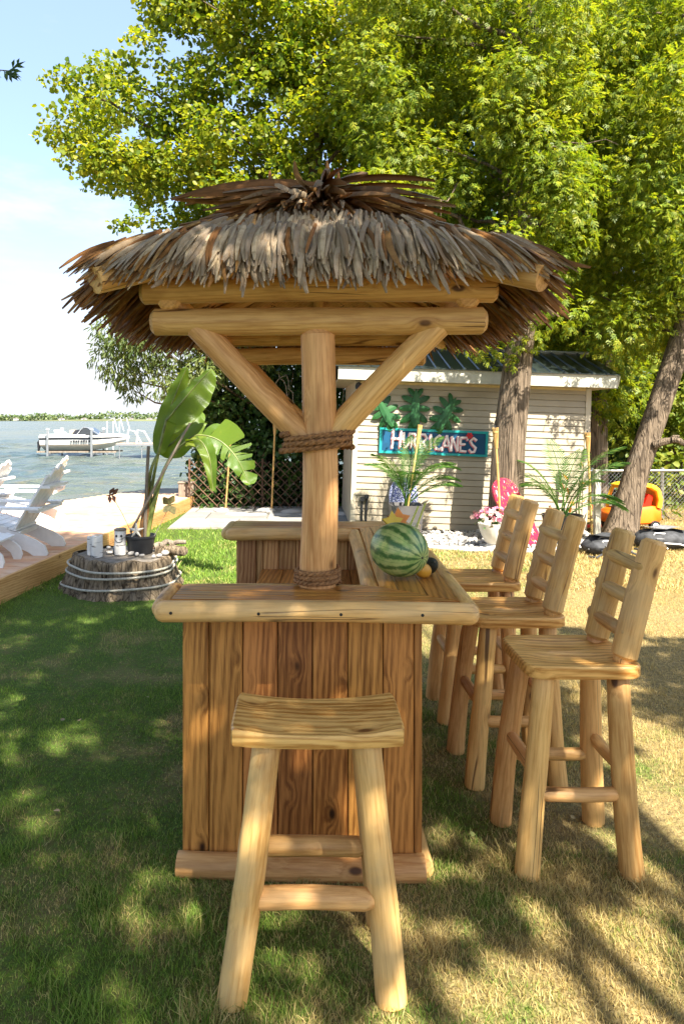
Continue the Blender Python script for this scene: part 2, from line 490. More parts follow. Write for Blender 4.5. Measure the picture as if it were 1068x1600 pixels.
def limb_mb(mb, p0, p1, r0, r1, wob=0.08, n=7, seg=6):
    p0, p1 = Vector(p0), Vector(p1); L = (p1 - p0).length
    pts = []
    for i in range(seg + 1):
        t = i / seg
        q = p0.lerp(p1, t) + Vector((0, 0, math.sin(t * math.pi) * 0.06 * L))
        if 0 < i < seg: q += Vector((random.uniform(-1, 1), random.uniform(-1, 1), random.uniform(-1, 1))) * wob * L * 0.4
        pts.append(q)
    mb.tube(pts, [r0 + (r1 - r0) * i / seg for i in range(seg + 1)], n)

def trunk_mesh(path, radii, n=18, flare=1.5, ridge=0.07, seed=1):
    rr = random.Random(seed); ph = [rr.uniform(0, 6.28) for _ in range(5)]
    path = [Vector(p) for p in path]; mb = MB(); rings = []
    # resample
    pts, rads = [], []
    for i in range(len(path) - 1):
        for k in range(6):
            t = k / 6; pts.append(path[i].lerp(path[i + 1], t)); rads.append(radii[i] + (radii[i + 1] - radii[i]) * t)
    pts.append(path[-1]); rads.append(radii[-1])
    h0 = pts[0].z
    for p, r in zip(pts, rads):
        fl = 1 + (flare - 1) * math.exp(-(p.z - h0) / 0.22)
        ring = []
        for j in range(n):
            a = 2 * math.pi * j / n
            w = 1 + ridge * (math.sin(3 * a + ph[0] + p.z * .5) + math.sin(5 * a + ph[1] - p.z * .4) * .8 + math.sin(9 * a + ph[2]) * .4)
            if fl > 1.02: w *= 1 + (fl - 1) * 0.35 * math.sin(4 * a + ph[3])
            ring.append((p.x + r * fl * w * math.cos(a), p.y + r * fl * w * math.sin(a), p.z))
        rings.append(ring)
    mb.loft(rings); return mb

# ------------------------------------------------------------------ the setting: lawn, lake, far shore, paving, gravel, deck
def lawn_colour(t, v):
    big = t.noise(v, 0.55, 4, 0.6); mid = t.noise(v, 2.6, 5, 0.65); fine = t.noise(v, 34, 4, 0.6)
    sp = t.n('ShaderNodeSeparateXYZ'); t.l(v, sp.inputs[0])
    dry = t.math('ADD', t.math('MULTIPLY', sp.outputs[0], 0.16), t.math('ADD', t.math('MULTIPLY', t.math('SUBTRACT', big, 0.5), 1.3), t.math('MULTIPLY', t.math('SUBTRACT', mid, 0.5), 1.6)))
    dry = t.math('ADD', dry, t.math('MULTIPLY', t.rng(sp.outputs[1], 4.2, 7.0, 0, 1), -0.18))
    dry = t.math('ADD', dry, t.math('MULTIPLY', t.math('SUBTRACT', fine, 0.5), 0.7))
    return t.rng(dry, -0.38, 0.40), fine
def lawn_mat():
    t = NT('lawn_soil_and_thatch'); v = t.obj_coords(False)
    d, fine = lawn_colour(t, v)
    col = t.mixc(d, (0.075, 0.125, 0.022), (0.30, 0.22, 0.10))
    col = t.mixc(t.rng(fine, 0.3, 0.7, 0, 0.6), col, (0.05, 0.045, 0.02))
    return t.done(t.bsdf(col, 0.95, t.bump(fine, 0.8, 0.03), 0.1))
def grass_mat():
    t = NT('grass_blade'); v = t.obj_coords(False)
    d, fine = lawn_colour(t, v)
    g = t.n('ShaderNodeNewGeometry').outputs['Random Per Island']
    d2 = t.rng(t.math('ADD', d, t.math('MULTIPLY', t.math('SUBTRACT', g, 0.5), 0.75)), 0.15, 0.85)
    gr = t.mixc(g, (0.10, 0.20, 0.020), (0.235, 0.345, 0.05))
    st = t.mixc(g, (0.40, 0.28, 0.095), (0.62, 0.48, 0.20))
    col = t.mixc(d2, gr, st)
    di = t.bsdf(col, 0.55, None, 0.3)
    tr = t.n('ShaderNodeBsdfTranslucent'); t.l(col, tr.inputs['Color'])
    mx = t.n('ShaderNodeMixShader'); mx.inputs[0].default_value = 0.35
    t.l(di, mx.inputs[1]); t.l(tr.outputs[0], mx.inputs[2])
    return t.done(mx.outputs[0])
M['lawn'] = lawn_mat(); M['grass'] = grass_mat()

lawn_poly = [(-14, -12), (60, -12), (400, 60), (400, 400), (30, 400), (9, 40), (4, 22), (0.6, 15.5), (-1.35, 13.6), (-2.2, 13.15), (-14, 11.2)]
mb = MB(); mb.prism(lawn_poly, lambda p: (p[0], p[1], -1.6), lambda p: (p[0], p[1], 0.0))
tag(mb.build('lawn', M['lawn']), kind='structure')

def in_poly(px, py, poly):
    inside = np.zeros(len(px), bool); j = len(poly) - 1
    for i in range(len(poly)):
        xi, yi = poly[i]; xj, yj = poly[j]
        c = ((yi > py) != (yj > py)) & (px < (xj - xi) * (py - yi) / (yj - yi + 1e-12) + xi)
        inside ^= c; j = i
    return inside

def water_mat():
    t = NT('lake_water'); v = t.obj_coords(False)
    a = t.noise(t.vmul(v, (0.55, 1.0, 1)), 0.9, 4, 0.6, 0.3); b = t.noise(t.vmul(v, (0.6, 1.0, 1)), 3.6, 4, 0.6); c = t.noise(v, 0.08, 3, 0.5)
    h = t.math('ADD', t.math('MULTIPLY', a, 1.0), t.math('MULTIPLY', b, 0.28))
    col = t.mixc(t.rng(c, 0.4, 0.65), (0.085, 0.10, 0.075), (0.05, 0.078, 0.08))
    col = t.mixc(t.rng(t.noise(v, 0.5, 3), 0.56, 0.7, 0, 0.6), col, (0.12, 0.10, 0.05))
    return t.done(t.bsdf(col, 0.2, t.bump(h, 1.0, 0.7), 0.28))
mb = MB()
WZ = -0.8
# lake surface: real swell near the shore, flat far out
nx, ny = 90, 130
xs = np.linspace(-60, 14, nx); ys = 11.0 + (np.linspace(0, 1, ny) ** 1.7) * 80
X, Y = np.meshgrid(xs, ys)
Zw = WZ + 0.05 * np.sin(1.9 * Y + 0.8 * X + 2 * np.sin(.4 * X)) + 0.035 * np.sin(3.3 * Y - 1.3 * X + 1.5 * np.sin(.7 * Y)) + .02 * np.sin(5.2 * X + 2.2 * Y)
fade = np.clip((91 - Y) / 30, 0, 1) * np.clip((X + 60) / 10, 0, 1) * np.clip((14 - X) / 4, 0, 1)
Zw = WZ + (Zw - WZ) * fade * 1.7
verts = np.stack([X, Y, Zw], -1).reshape(-1, 3); idx = np.arange(nx * ny).reshape(ny, nx)
fc = np.stack([idx[:-1, :-1], idx[:-1, 1:], idx[1:, 1:], idx[1:, :-1]], -1).reshape(-1, 4)
bv = len(verts)
far = np.array([(-4000, 11, WZ), (-60, 11, WZ), (-60, 91, WZ), (-4000, 91, WZ), (-4000, 4000, WZ), (4000, 4000, WZ), (4000, 91, WZ), (14, 91, WZ)])
verts = np.concatenate([verts, far]); fc = np.concatenate([fc, np.array([(bv, bv + 1, bv + 2, bv + 3), (bv + 3, bv + 2, bv + 5, bv + 4), (bv + 2, bv + 7, bv + 6, bv + 5)])])
M['water'] = water_mat()
lake = bpy.data.objects.new('lake', fastmesh('lake', verts, fc, M['water'], True)); link(lake); tag(lake, kind='structure')

# far shore: low ground with a continuous wood on it
mb = MB(); ring = []
for i in range(61):
    x = -900 + i * 30; ring.append((x, 905 + 25 * math.sin(i * .5), WZ - .3))
mb.loft([ring, [(x, y + 6, 1.0 + .6 * math.sin(x * .02)) for x, y, z in ring], [(x, y + 300, 3) for x, y, z in ring]], closed=False)
tag(mb.build('far_shore', paint('far_shore_ground', (0.12, 0.13, 0.06), 0.9, .2, .02)), kind='structure')
n = 9000
px = RNG.uniform(-620, 420, n); py = 912 + RNG.random(n) * 26; hh = 8.6 + 1.8 * np.sin(px * .023) + 1.4 * np.sin(px * .071 + 1) + 1.2 * np.sin(px * .19)
pos = np.stack([px, py, 0.2 + RNG.random(n) ** .8 * hh], -1)
M['far_leaf'] = leafmat('far_wood_leaf', [(0.05, 0.085, 0.03), (0.10, 0.15, 0.05), (0.16, 0.19, 0.075)], 0.3)
o = scatter('far_wood', LEAF_V, LEAF_F, pos, randdir(n), randdir(n) + np.array([0, -.6, .6]), 2.0 + 1.6 * RNG.random(n), M['far_leaf'])
tag(o, 'low green wood along the far shore of the lake', kind='stuff')
M['far_house'] = paint('far_house_wall', (0.75, 0.73, 0.70), .7); M['far_roof'] = paint('far_house_roof', (0.18, 0.15, 0.14), .8)
houses = [(96, 'white'), (24, 'white'), (131, 'tan'), (205, 'white'), (233, 'white')]
for i, (pxl, c) in enumerate(houses):
    X = (pxl - 470) / F * 903; s = [6.5, 5, 7, 6, 7.5][i]
    t_ = thing('shore_house', 'tiny pale house on the far shore, %s' % ['left of the boat windscreen', 'leftmost of all', 'above the boat bow', 'just right of the boat', 'rightmost, nearest the hanging branches'][i], 'house', (X, 903, .3), group='houses on the far shore')
    w = MB().box(-s / 2, s / 2, 0, 5, 0, 2.1).build('wall', M['far_house'], t_)
    MB().prism([(-s / 2 - .3, 2.1), (s / 2 + .3, 2.1), (0, 3.4)], lambda p: (p[0], -.3, p[1]), lambda p: (p[0], 5.3, p[1])).build('roof', M['far_roof'], t_)
    MB().box(-s / 5, s / 5, -.04, 0.02, .6, 1.5).build('window', M['black'], t_)

# paving strip in front of the lattice
def slab_mat():
    t = NT('paving_slab'); v = t.obj_coords()
    a = t.noise(v, 3, 5, .6); b = t.noise(v, 60, 4, .6)
    oi = t.n('ShaderNodeObjectInfo').outputs['Random']
    c = t.mixc(oi, (0.20, 0.19, 0.175), (0.28, 0.27, 0.25)); c = t.mixc(t.rng(a, .4, .7, 0, .5), c, (0.14, 0.13, 0.12))
    return t.done(t.bsdf(c, .85, t.bump(b, .3, .005), .2))
M['slab'] = slab_mat()
path = MB().box(-2.0, 2.5, 10.25, 12.75, -.02, .012).build('path', paint('path_sand', (.28, .25, .2), .9, .2, 12)); tag(path, kind='structure')
for r_, (y0, y1) in enumerate([(10.3, 11.08), (11.1, 11.88), (11.9, 12.7)]):
    x = -1.98 + (0, -.0, -.0)[r_] + (0, .55, .2)[r_] * .8
    if r_: plank('paving_slab', [(-.0, 0), ((x + 1.98) - .02, 0), ((x + 1.98) - .02, y1 - y0), (0, y1 - y0)], .03, (-1.98 + (x + 1.98) - .02, y0, .008), (0, 1, 0), (0, 0, 1), 'slab', path, .005)
    while x < 2.4:
        w_ = min(.98, 2.46 - x)
        if w_ > .1: plank('paving_slab', [(0, 0), (w_, 0), (w_, y1 - y0), (0, y1 - y0)], .03 + random.uniform(-.004, .006), (x + w_, y0, .008), (0, 1, 0), (0, 0, 1), 'slab', path, .005)
        x += 1.0

# gravel bed by the shed
gpoly = [(0.75, 8.75), (1.6, 8.72), (2.1, 8.5), (2.75, 8.45), (3.4, 8.6), (4.0, 8.9), (4.1, 9.9), (0.7, 9.9)]
gb = MB(); gb.prism(gpoly, lambda p: (p[0], p[1], -.02), lambda p: (p[0], p[1], .018)); gb = gb.build('gravel_bed', paint('pale_gravel', (.34, .32, .29), .9, .3, 40, .6)); tag(gb, kind='structure')
def pebble_mesh(seed, n=8):
    rr = random.Random(seed); mb = MB(); a, b, c = rr.uniform(.8, 1.2), rr.uniform(.7, 1.1), rr.uniform(.5, .8)
    prof = [(.02, -1), (.6, -.8), (.95, -.3), (1, .15), (.75, .7), (.3, .95), (.02, 1)]
    rings = [[(r * math.cos(2 * math.pi * j / n) * a * (1 + .1 * math.sin(j * 2 + seed)), r * math.sin(2 * math.pi * j / n) * b, z * c) for j in range(n)] for r, z in prof]
    mb.loft(rings); return mb
def pebble_mat(name, cols):
    t = NT(name); oi = t.n('ShaderNodeObjectInfo').outputs['Random']; g = t.n('ShaderNodeNewGeometry').outputs['Random Per Island']
    f = t.math('FRACT', t.math('ADD', oi, g)); v = t.obj_coords()
    c = t.mixc(f, cols[0], cols[1]); c = t.mixc(t.rng(t.noise(v, 40, 4), .4, .7, 0, .5), c, cols[2])
    return t.done(t.bsdf(c, .75, t.bump(t.noise(v, 70, 3), .2, .005), .3))
M['pebble'] = pebble_mat('pale_pebble', [(.50, .47, .43), (.24, .225, .21), (.36, .34, .31)])
pv = pebble_mesh(3, 6); tv = np.array(pv.v); tfq = np.array([f for f in pv.f if len(f) == 4])
n = 1500; q = np.stack([RNG.uniform(.7, 4.1, n), RNG.uniform(8.45, 9.9, n)], -1); q = q[in_poly(q[:, 0], q[:, 1], gpoly)]; n = len(q)
o = scatter('pebbles', tv, tfq, np.concatenate([q, np.full((n, 1), .03)], 1), np.concatenate([RNG.normal(size=(n, 2)), np.zeros((n, 1))], 1), np.tile([0, 0, 1.], (n, 1)) + .3 * RNG.normal(size=(n, 3)), .018 + .03 * RNG.random(n) ** 2, M['pebble'])
tag(o, 'pale pebbles spread in the strip in front of the shed', kind='stuff')
for i, (x, y, s, l) in enumerate([(2.56, 8.42, .085, 'round pale beige stone beside the white flower pot')]):
    o = pebble_mesh(40 + i, 14).build('stone', M['pebble'], None, True, 60, (x, y, .055)); o.scale = (s, s, s * 1.1); tag(o, l, 'stone')
edge = MB(); pts = [Vector((p[0], p[1] - .03, .025)) for p in gpoly[:6]]; edge.tube(pts, .03, 8); tag(edge.build('border_edging', paint('pale_edging', (.66, .63, .57), .8, .15), None, True), 'pale curved edging between the gravel bed and the lawn', 'edging')

# deck by the lake
DZ = 0.22
def deck_right(y): return -2.70 + (y - 6.13) * 0.104
deck = MB()
dp = [(deck_right(5.2), 5.2), (deck_right(13.15), 13.15), (-3.5, 13.3), (-4.3, 11.75), (-9, 10.9), (-9, 5.2)]
deck.prism(dp, lambda p: (p[0], p[1], -.02), lambda p: (p[0], p[1], DZ - .03))
deck = deck.build('deck', M['deck_fascia']); tag(deck, kind='structure')
def left_edge(y): return -9 if y < 10.9 else (-9 + (y - 10.9) / .85 * 4.7 if y < 11.75 else -4.3 + (y - 11.75) / 1.55 * .8)
y = 5.22; k = 0
while y < 13.1:
    xr = deck_right(y + .07) - .002; xl = left_edge(y + .07)
    plank('deck_board', [(-.067, 0), (.067, 0), (.067, xr - xl), (-.067, xr - xl)], .03, (xl, y + .067, DZ - .03), (1, 0, 0), (0, 0, 1), 'deck', deck, .004)
    y += .140
dirv = Vector((.104, 1, 0)).normalized(); nv = Vector((1, -.104, 0)).normalized()
for i, (a, b) in enumerate([(5.2, 8.6), (8.604, 11.2), (11.204, 13.15)]):
    L = (b - a) / dirv.y
    plank('edge_board', [(-.12, 0), (.12, 0), (.12, L), (-.12, L)], .035, Vector((deck_right(a), a, DZ - .115)) + nv * .002, dirv, nv, 'deck_fascia', deck, .004)
# shaded concrete strip beyond and timber block at its end
sw = MB().prism([(-3.9, 13.35), (-1.7, 13.2), (-1.6, 14.3), (-3.0, 14.6)], lambda p: (p[0], p[1], -1.6), lambda p: (p[0], p[1], .18)).build('seawall', paint('old_concrete', (.30, .27, .22), .9, .3, 5, .3)); tag(sw, kind='structure')
bt = thing('timber_block', 'square weathered timber block standing on the far end of the deck', 'timber block', (-2.12, 12.75, DZ))
plank('block', [(-.14, 0), (.14, 0), (.14, .24), (-.14, .24)], .3, (0, .15, 0), (0, 0, 1), (0, -1, 0), 'grey_wood', bt, .012)
plank('cap', [(-.155, 0), (.155, 0), (.155, .03), (-.155, .03)], .33, (0, .165, .241), (0, 0, 1), (0, -1, 0), 'grey_wood', bt, .008)

# ------------------------------------------------------------------ the tiki bar
BAR = thing('tiki_bar', 'cedar log tiki bar with thatched roof on two posts and a U shaped counter', 'tiki bar', (0, 2.5, 0), (0, 0, -0.03))
UC = 0.06
# front panel
fp = MB().box(-.43, .43, .022, .045, .07, .985).build('front_panel', M['board'], BAR)
edges = [-.437, -.338, -.214, -.086, .042, .171, .299, .412]
for a, b in zip(edges[:-1], edges[1:]):
    plank('wall_board', rect(b - a - .0035, .94), .02, ((a + b) / 2, .02, .045), (0, 0, 1), (0, -1, 0), 'board', fp, .0035)
plank('corner_board', rect(.028, .94), .032, (.4265, .03, .045), (0, 0, 1), (0, -1, 0), 'board', fp, .004)
# right hand wall
rp = MB().box(.395, .412, .05, 1.44, .07, .98).build('side_panel', M['board'], BAR)
for i in range(11):
    v0 = .034 + i * .1275
    plank('wall_board', rect(.124, .94), .02, (.415, v0 + .062, .045), (0, 0, 1), (1, 0, 0), 'board', rp, .0035)
# far panel, its inner face towards us
bp = MB().box(-.415, .43, 1.475, 1.50, .07, .985).build('back_panel', M['board_far'], BAR)
xs_ = [-.42, -.302, -.262, -.17, -.072, .028, .128, .228, .328, .41]
for a, b in zip(xs_[:-1], xs_[1:]):
    plank('wall_board', rect(b - a - .004, .94), .02, ((a + b) / 2, 1.472, .045), (0, 0, 1), (0, -1, 0), 'board_far', bp, .004)
ZT0 = 1.029
# kick logs
log('kick_log', (-.448, -.028, .030), (.446, -.028, .030), .045, .047, 'log', BAR, 'flat', seed=2)
log('kick_log', (.432, -.03, .030), (.432, 1.49, .030), .045, .044, 'log', BAR, 'flat', seed=3)
for u in (-.43, -.135, .14, .41):
    MB().lathe([(.0055, 0), (.0055, .0015), (.001, .002)], 10).build('screw_hole', M['black'], BAR, loc=(u, -.186 - .0352, ZT0 - .030), rot=(R(97), 0, 0))
# counter boards with a mitred corner, tops at 1.03
ZT, TH = 1.029, .034
def cboard(poly, along, parent=BAR, z=ZT):
    # poly in (u, v); along 'u' or 'v'
    if along == 'u': return plank('counter_board', [(v, u) for u, v in poly], TH, (0, 0, z - TH), (1, 0, 0), (0, 0, 1), 'counter', parent, .002)
    return plank('counter_board', [(-u, v) for u, v in poly], TH, (0, 0, z - TH), (0, 1, 0), (0, 0, 1), 'counter', parent, .002)
def mit(v): return .29 + (.05 - v) * (.545 - .29) / .205          # front mitre line u(v)
def mit2(v): return .29 + (v - 1.40) * (.545 - .29) / .235         # far mitre
for a, b in ((-.155, -.098), (-.096, -.034), (-.032, .05)):
    cboard([(-.445, a), (mit(a) - .003, a), (mit(b) - .003, b), (-.445, b)], 'u')
for a, b in ((.29, .352), (.354, .447), (.449, .545)):
    va = .05 - (a - .29) * .205 / .255; vb = .05 - (b - .29) * .205 / .255
    wa = 1.40 + (a - .29) * .235 / .255; wb = 1.40 + (b - .29) * .235 / .255
    cboard([(a, va + .003), (b, vb + .003), (b, wb - .003), (a, wa - .003)], 'v')
for a, b in ((1.40, 1.475), (1.477, 1.555), (1.557, 1.635)):
    cboard([(-.44, a), (mit2(a) - .003, a), (mit2(b) - .003, b), (-.44, b)], 'u')
ER = .036; EZ = ZT - ER + .0015
def elog(p0, p1, seed, r=ER): return log('edge_log', p0, p1, r, r * 1.02, 'log_pale', BAR, 'dome', 16, .01, seed)
elog((-.492, -.186, EZ), (.602, -.186, EZ), 11); elog((-.46, .078, EZ), (.262, .078, EZ), 12, .030)
elog((-.472, -.185, EZ), (-.472, .10, EZ), 13)
elog((.575, -.19, EZ), (.575, 1.69, EZ), 14); elog((.262, .045, EZ), (.262, 1.385, EZ), 15)
elog((-.468, 1.372, EZ), (.27, 1.372, EZ), 16); elog((-.468, 1.665, EZ), (.58, 1.665, EZ), 17); elog((-.462, 1.365, EZ), (-.462, 1.67, EZ), 18)
# inner shelf fixed to the far panel
for i in range(5):
    a = -.27 + i * .127
    plank('shelf_board', [(0, 0), (.124, 0), (.124, .40), (0, .40)], .024, (a + .124, 1.05, .758), (0, 1, 0), (0, 0, 1), 'counter', BAR, .003)
plank('shelf_rail', rect(.05, .64), .02, (-.27, 1.07, .728), (1, 0, 0), (0, 0, 1), 'log', BAR, .003)
# posts, beams, braces
for k, v in enumerate((.06, 1.55)):
    log('post', (UC, v, .992 if k == 0 else .992), (UC, v, 1.985), .068, .064, 'log', BAR, 'chamfer', 22, .018, 21 + k)
    log('beam', (UC - .625, v, 2.016), (UC + .625, v, 2.016), .051, .052, 'log', BAR, 'chamfer', 20, .012, 23 + k)
    for s in (-1, 1):
        log('brace', (UC + s * .035, v, 1.565), (UC + s * .452, v, 2.0), .05, .048, 'log', BAR, 'flat', 16, .015, 30 + k * 2 + s)
    log('eave_log', (UC - .665, v, 2.128), (UC + .665, v, 2.128), .046, .046, 'log', BAR, 'chamfer', 18, .012, 40 + k)
for s in (-1, 1):
    log('plate_log', (UC + s * .555, .03, 2.098), (UC + s * .555, 1.64, 2.098), .045, .045, 'log', BAR, 'chamfer', 16, .012, 50 + s)
# roof frame
RIDGE_Z, SL, VC, RH = 2.53, .45, .80, .20
def roof_z(d): return RIDGE_Z - SL * d
for su in (-1, 1):
    for sv in (-1, 1):
        d = .765
        log('hip_rafter', (UC + su * d, VC + sv * (RH + d), roof_z(d) - .058), (UC, VC + sv * RH, roof_z(0) - .06), .047, .045, 'log', BAR, 'flat', 16, .015)
for sv in (-1, 1):
    for u in (-.33, 0, .33):
        a = abs(u) + .02
        log('rafter', (UC + u, VC + sv * (RH + .70), roof_z(.70) - .045), (UC + u, VC + sv * (RH + a), roof_z(a) - .045), .03, .03, 'log', BAR, 'flat', 10)
for su in (-1, 1):
    for v in (-.45, 0, .45):
        a = max(0, abs(v) - RH) + .02
        log('rafter', (UC + su * .70, VC + v, roof_z(.70) - .045), (UC + su * a, VC + v, roof_z(a) - .045), .03, .03, 'log', BAR, 'flat', 10)
log('ridge_log', (UC, VC - RH - .05, RIDGE_Z - .06), (UC, VC + RH + .05, RIDGE_Z - .06), .04, .04, 'log', BAR)
E = .72
def roof_pt(side, along, d, lift=0.0):
    """side 0 front, 1 right, 2 back, 3 left; along in [-1, 1]"""
    z = roof_z(d) + lift
    if side == 0: return Vector((UC + along * d, VC - RH - d, z))
    if side == 2: return Vector((UC - along * d, VC + RH + d, z))
    if side == 1: return Vector((UC + d, VC + along * (RH + d), z))
    return Vector((UC - d, VC - along * (RH + d), z))
for sd in range(4):
    ps = [roof_pt(sd, -1, .0), roof_pt(sd, 1, .0), roof_pt(sd, 1, E), roof_pt(sd, -1, E)]
    b = MB(); up = Vector((0, 0, .014))
    if sd in (0, 2): ps = [ps[0], ps[2], ps[3]]
    b.v = [tuple(p - up * .8) for p in ps] + [tuple(p + up * .2) for p in ps]; m_ = len(ps)
    b.f = [tuple(range(m_)), tuple(range(m_, 2 * m_))] + [(j, (j + 1) % m_, m_ + (j + 1) % m_, m_ + j) for j in range(m_)]
    b.build('roof_panel', M['log'], BAR)
# ropes: three twisted strands wound in a few turns
def rope_coil(name, c, rx, ry, turns, pitch, r, mat, parent, tilt=(0, 0), seg=44, strands=3, wob=.0):
    mb = MB(); N = int(turns * seg)
    for s in range(strands):
        pts = []
        for i in range(N + 1):
            a = 2 * math.pi * i / seg; tw = a * 9 + s * 2 * math.pi / strands
            rad = r * .55 * math.cos(tw); dz = r * .55 * math.sin(tw)
            wv = wob * math.sin(2.3 * a + 1) + wob * math.sin(.7 * a)
            x = (rx + rad + wv) * math.cos(a); y_ = (ry + rad + wv) * math.sin(a)
            pts.append((c[0] + x, c[1] + y_, c[2] + pitch * a / (2 * math.pi) + dz + x * tilt[0] + y_ * tilt[1]))
        mb.tube(pts, r * .58, 5)
    return mb.build(name, mat, parent, True, None)
rope_coil('rope_wrap', (UC, .06, ZT + .011), .079, .079, 3.4, .0165, .0105, M['rope'], BAR, wob=.001)
rope_coil('rope_wrap', (UC, .06, 1.533), .125, .088, 3.6, .020, .0115, M['rope'], BAR, (.09, 0), wob=.006)
rope_coil('rope_wrap', (UC, 1.55, 1.533), .125, .088, 3.6, .020, .0115, M['rope'], BAR, (.05, 0), wob=.006)

# thatch
def thatch_mat(name, cols, inner):
    t = NT(name)
    g = t.n('ShaderNodeNewGeometry'); oi = t.n('ShaderNodeObjectInfo').outputs['Random']
    f = t.math('FRACT', t.math('ADD', g.outputs['Random Per Island'], oi))
    rp = t.n('ShaderNodeValToRGB'); cr = rp.color_ramp
    while len(cr.elements) < len(cols): cr.elements.new(.5)
    for i, c in enumerate(cols): cr.elements[i].position = i / (len(cols) - 1); cr.elements[i].color = rgba(c)
    t.l(f, rp.inputs['Fac'])
    v = t.n('ShaderNodeTexCoord').outputs['Object']
    nz = t.noise(v, 45, 4, .6)
    col = t.mixc(t.rng(nz, .4, .75, 0, .7), rp.outputs['Color'], inner)
    d = t.bsdf(col, .75, t.bump(nz, .3, .004), .2)
    tr = t.n('ShaderNodeBsdfTranslucent'); t.l(t.mixc(1.0, col, (1.2, .85, .5), 'MULTIPLY'), tr.inputs['Color'])
    mx = t.n('ShaderNodeMixShader'); mx.inputs[0].default_value = .12; t.l(d, mx.inputs[1]); t.l(tr.outputs[0], mx.inputs[2])
    return t.done(mx.outputs[0])
M['thatch_grey'] = thatch_mat('weathered_grey_thatch', [lin('6d6156'), lin('ab9a83'), lin('8d7c69'), lin('bfad90'), lin('7f6850')], lin('8a7152'))
M['thatch_brown'] = thatch_mat('brown_thatch', [lin('583a20'), lin('936539'), lin('77522e'), lin('ad844c'), lin('664629'), lin('a08d70')], lin('6c4926'))
def leaf_strip(seed, width=.052, droop=.18, curl=.15, seg=5):
    rr = random.Random(seed); v, f = [], []
    tw = rr.uniform(-.5, .5); sd = rr.uniform(-.06, .06); k = rr.uniform(.6, 1.3)
    for i in range(seg + 1):
        t_ = i / seg
        w = width * (.55 + .75 * math.sin(math.pi * min(1, .15 + t_ * .72))) * (1 if t_ < .85 else .55)
        y_ = t_; z = -droop * t_ ** 2 * k; x0 = sd * math.sin(t_ * 3); a = tw * t_
        for s, zz in ((-1, -.55), (0, .35), (1, -.55)):
            xx = s * w * .5 * (1 - curl * t_); zc = zz * w * .75
            v.append((x0 + xx * math.cos(a) - zc * math.sin(a), y_, z + xx * math.sin(a) + zc * math.cos(a)))
    for i in range(seg):
        for j in range(2): f.append((i * 3 + j, i * 3 + j + 1, i * 3 + j + 4, i * 3 + j + 3))
    return v, f
VAR = [leaf_strip(s) for s in range(8)]
VARM = []
for i, (v_, f_) in enumerate(VAR):
    VARM.append([fastmesh('thatch_leaf', np.array(v_), np.array(f_), M['thatch_grey'], False), fastmesh('thatch_leaf', np.array(v_), np.array(f_), M['thatch_brown'], False)])
# rows: (distance from the ridge, length, lift of the base, extra upward tilt, spacing)
side_rows = [(.61, .33, .006, -.16, .0062), (.565, .35, .018, -.06, .0068), (.51, .39, .03, .0, .008), (.45, .40, .045, .04, .0095),
        (.41, .27, .045, -.06, .0068), (.35, .30, .055, .02, .0072), (.29, .30, .07, .06, .008),
        (.20, .24, .07, .0, .008), (.15, .28, .08, .10, .0095), (.10, .38, .11, .22, .010), (.05, .46, .12, .29, .010), (.0, .56, .135, .36, .011)]
front_rows = [(.70, .185, .035, -.55, .0075), (.68, .205, .07, -.45, .0075), (.655, .225, .10, -.38, .008), (.60, .26, .11, -.26, .010),
        (.51, .17, .075, -.55, .008), (.485, .19, .105, -.45, .008), (.45, .22, .12, -.34, .010),
        (.32, .17, .08, -.55, .008), (.295, .19, .105, -.45, .008), (.26, .22, .12, -.34, .010),
        (.13, .34, .11, .20, .009), (.07, .42, .12, .28, .009), (.0, .52, .135, .35, .010)]
strips = {}          # (side-kind) -> lists
singles = []
out_dir = [Vector((0, -1, 0)), Vector((1, 0, 0)), Vector((0, 1, 0)), Vector((-1, 0, 0))]
al_dir = [Vector((1, 0, 0)), Vector((0, 1, 0)), Vector((-1, 0, 0)), Vector((0, -1, 0))]
for sd in range(4):
    for ri, (d0, ln, lift, tilt, sp) in enumerate(front_rows if sd == 0 else side_rows):
        front = sd == 0 and ri < 10
        half = d0 + (RH if sd in (1, 3) else 0) + .045
        nlf = int(2 * half / sp) + 2
        for i in range(nlf):
            al = (-1 + 2 * (i + random.uniform(-.4, .4)) / max(1, nlf - 1)) * half
            fr = al / max(half, .01)
            base = Vector((UC, VC, 0)) + out_dir[sd] * (d0 + (RH if sd in (0, 2) else 0)) + al_dir[sd] * al
            e3 = abs(fr) ** 3 if front else 0
            base.z = roof_z(d0) + lift * (1 - .75 * e3) + random.uniform(-.012, .018) + (.03 * abs(fr) ** 4)
            fan = max(0, abs(fr) - (.4 if front else .55)) * (1.9 if front else 1.1) * (1 if fr > 0 else -1) + (random.uniform(-.09, .09) if front else random.uniform(-.12, .12))
            dirn = (out_dir[sd] + al_dir[sd] * fan).normalized() + Vector((0, 0, -SL + tilt * (1 - e3) + (random.uniform(-.07, .07) if front else random.uniform(-.09, .10))))
            nrm = Vector((0, 0, 1)) + out_dir[sd] * .5 + al_dir[sd] * random.uniform(-1.3, 1.3)
            L = ln * (random.uniform(.84, 1.1) if front else random.uniform(.78, 1.18)) * (1.25 if front and random.random() < .05 else 1)
            grey = (front and random.random() < .94 - .85 * abs(fr) ** 3) or (random.random() < .12 and ri > 0)
            rec = (base, dirn.normalized(), nrm, L, random.uniform(.48, .95) * (1.85 if front else 1), random.randrange(8), grey)
            if sd == 0 and ri in (0, 4) and len(singles) < 300: singles.append(rec)
            else: strips.setdefault((grey, rec[5]), []).append(rec)
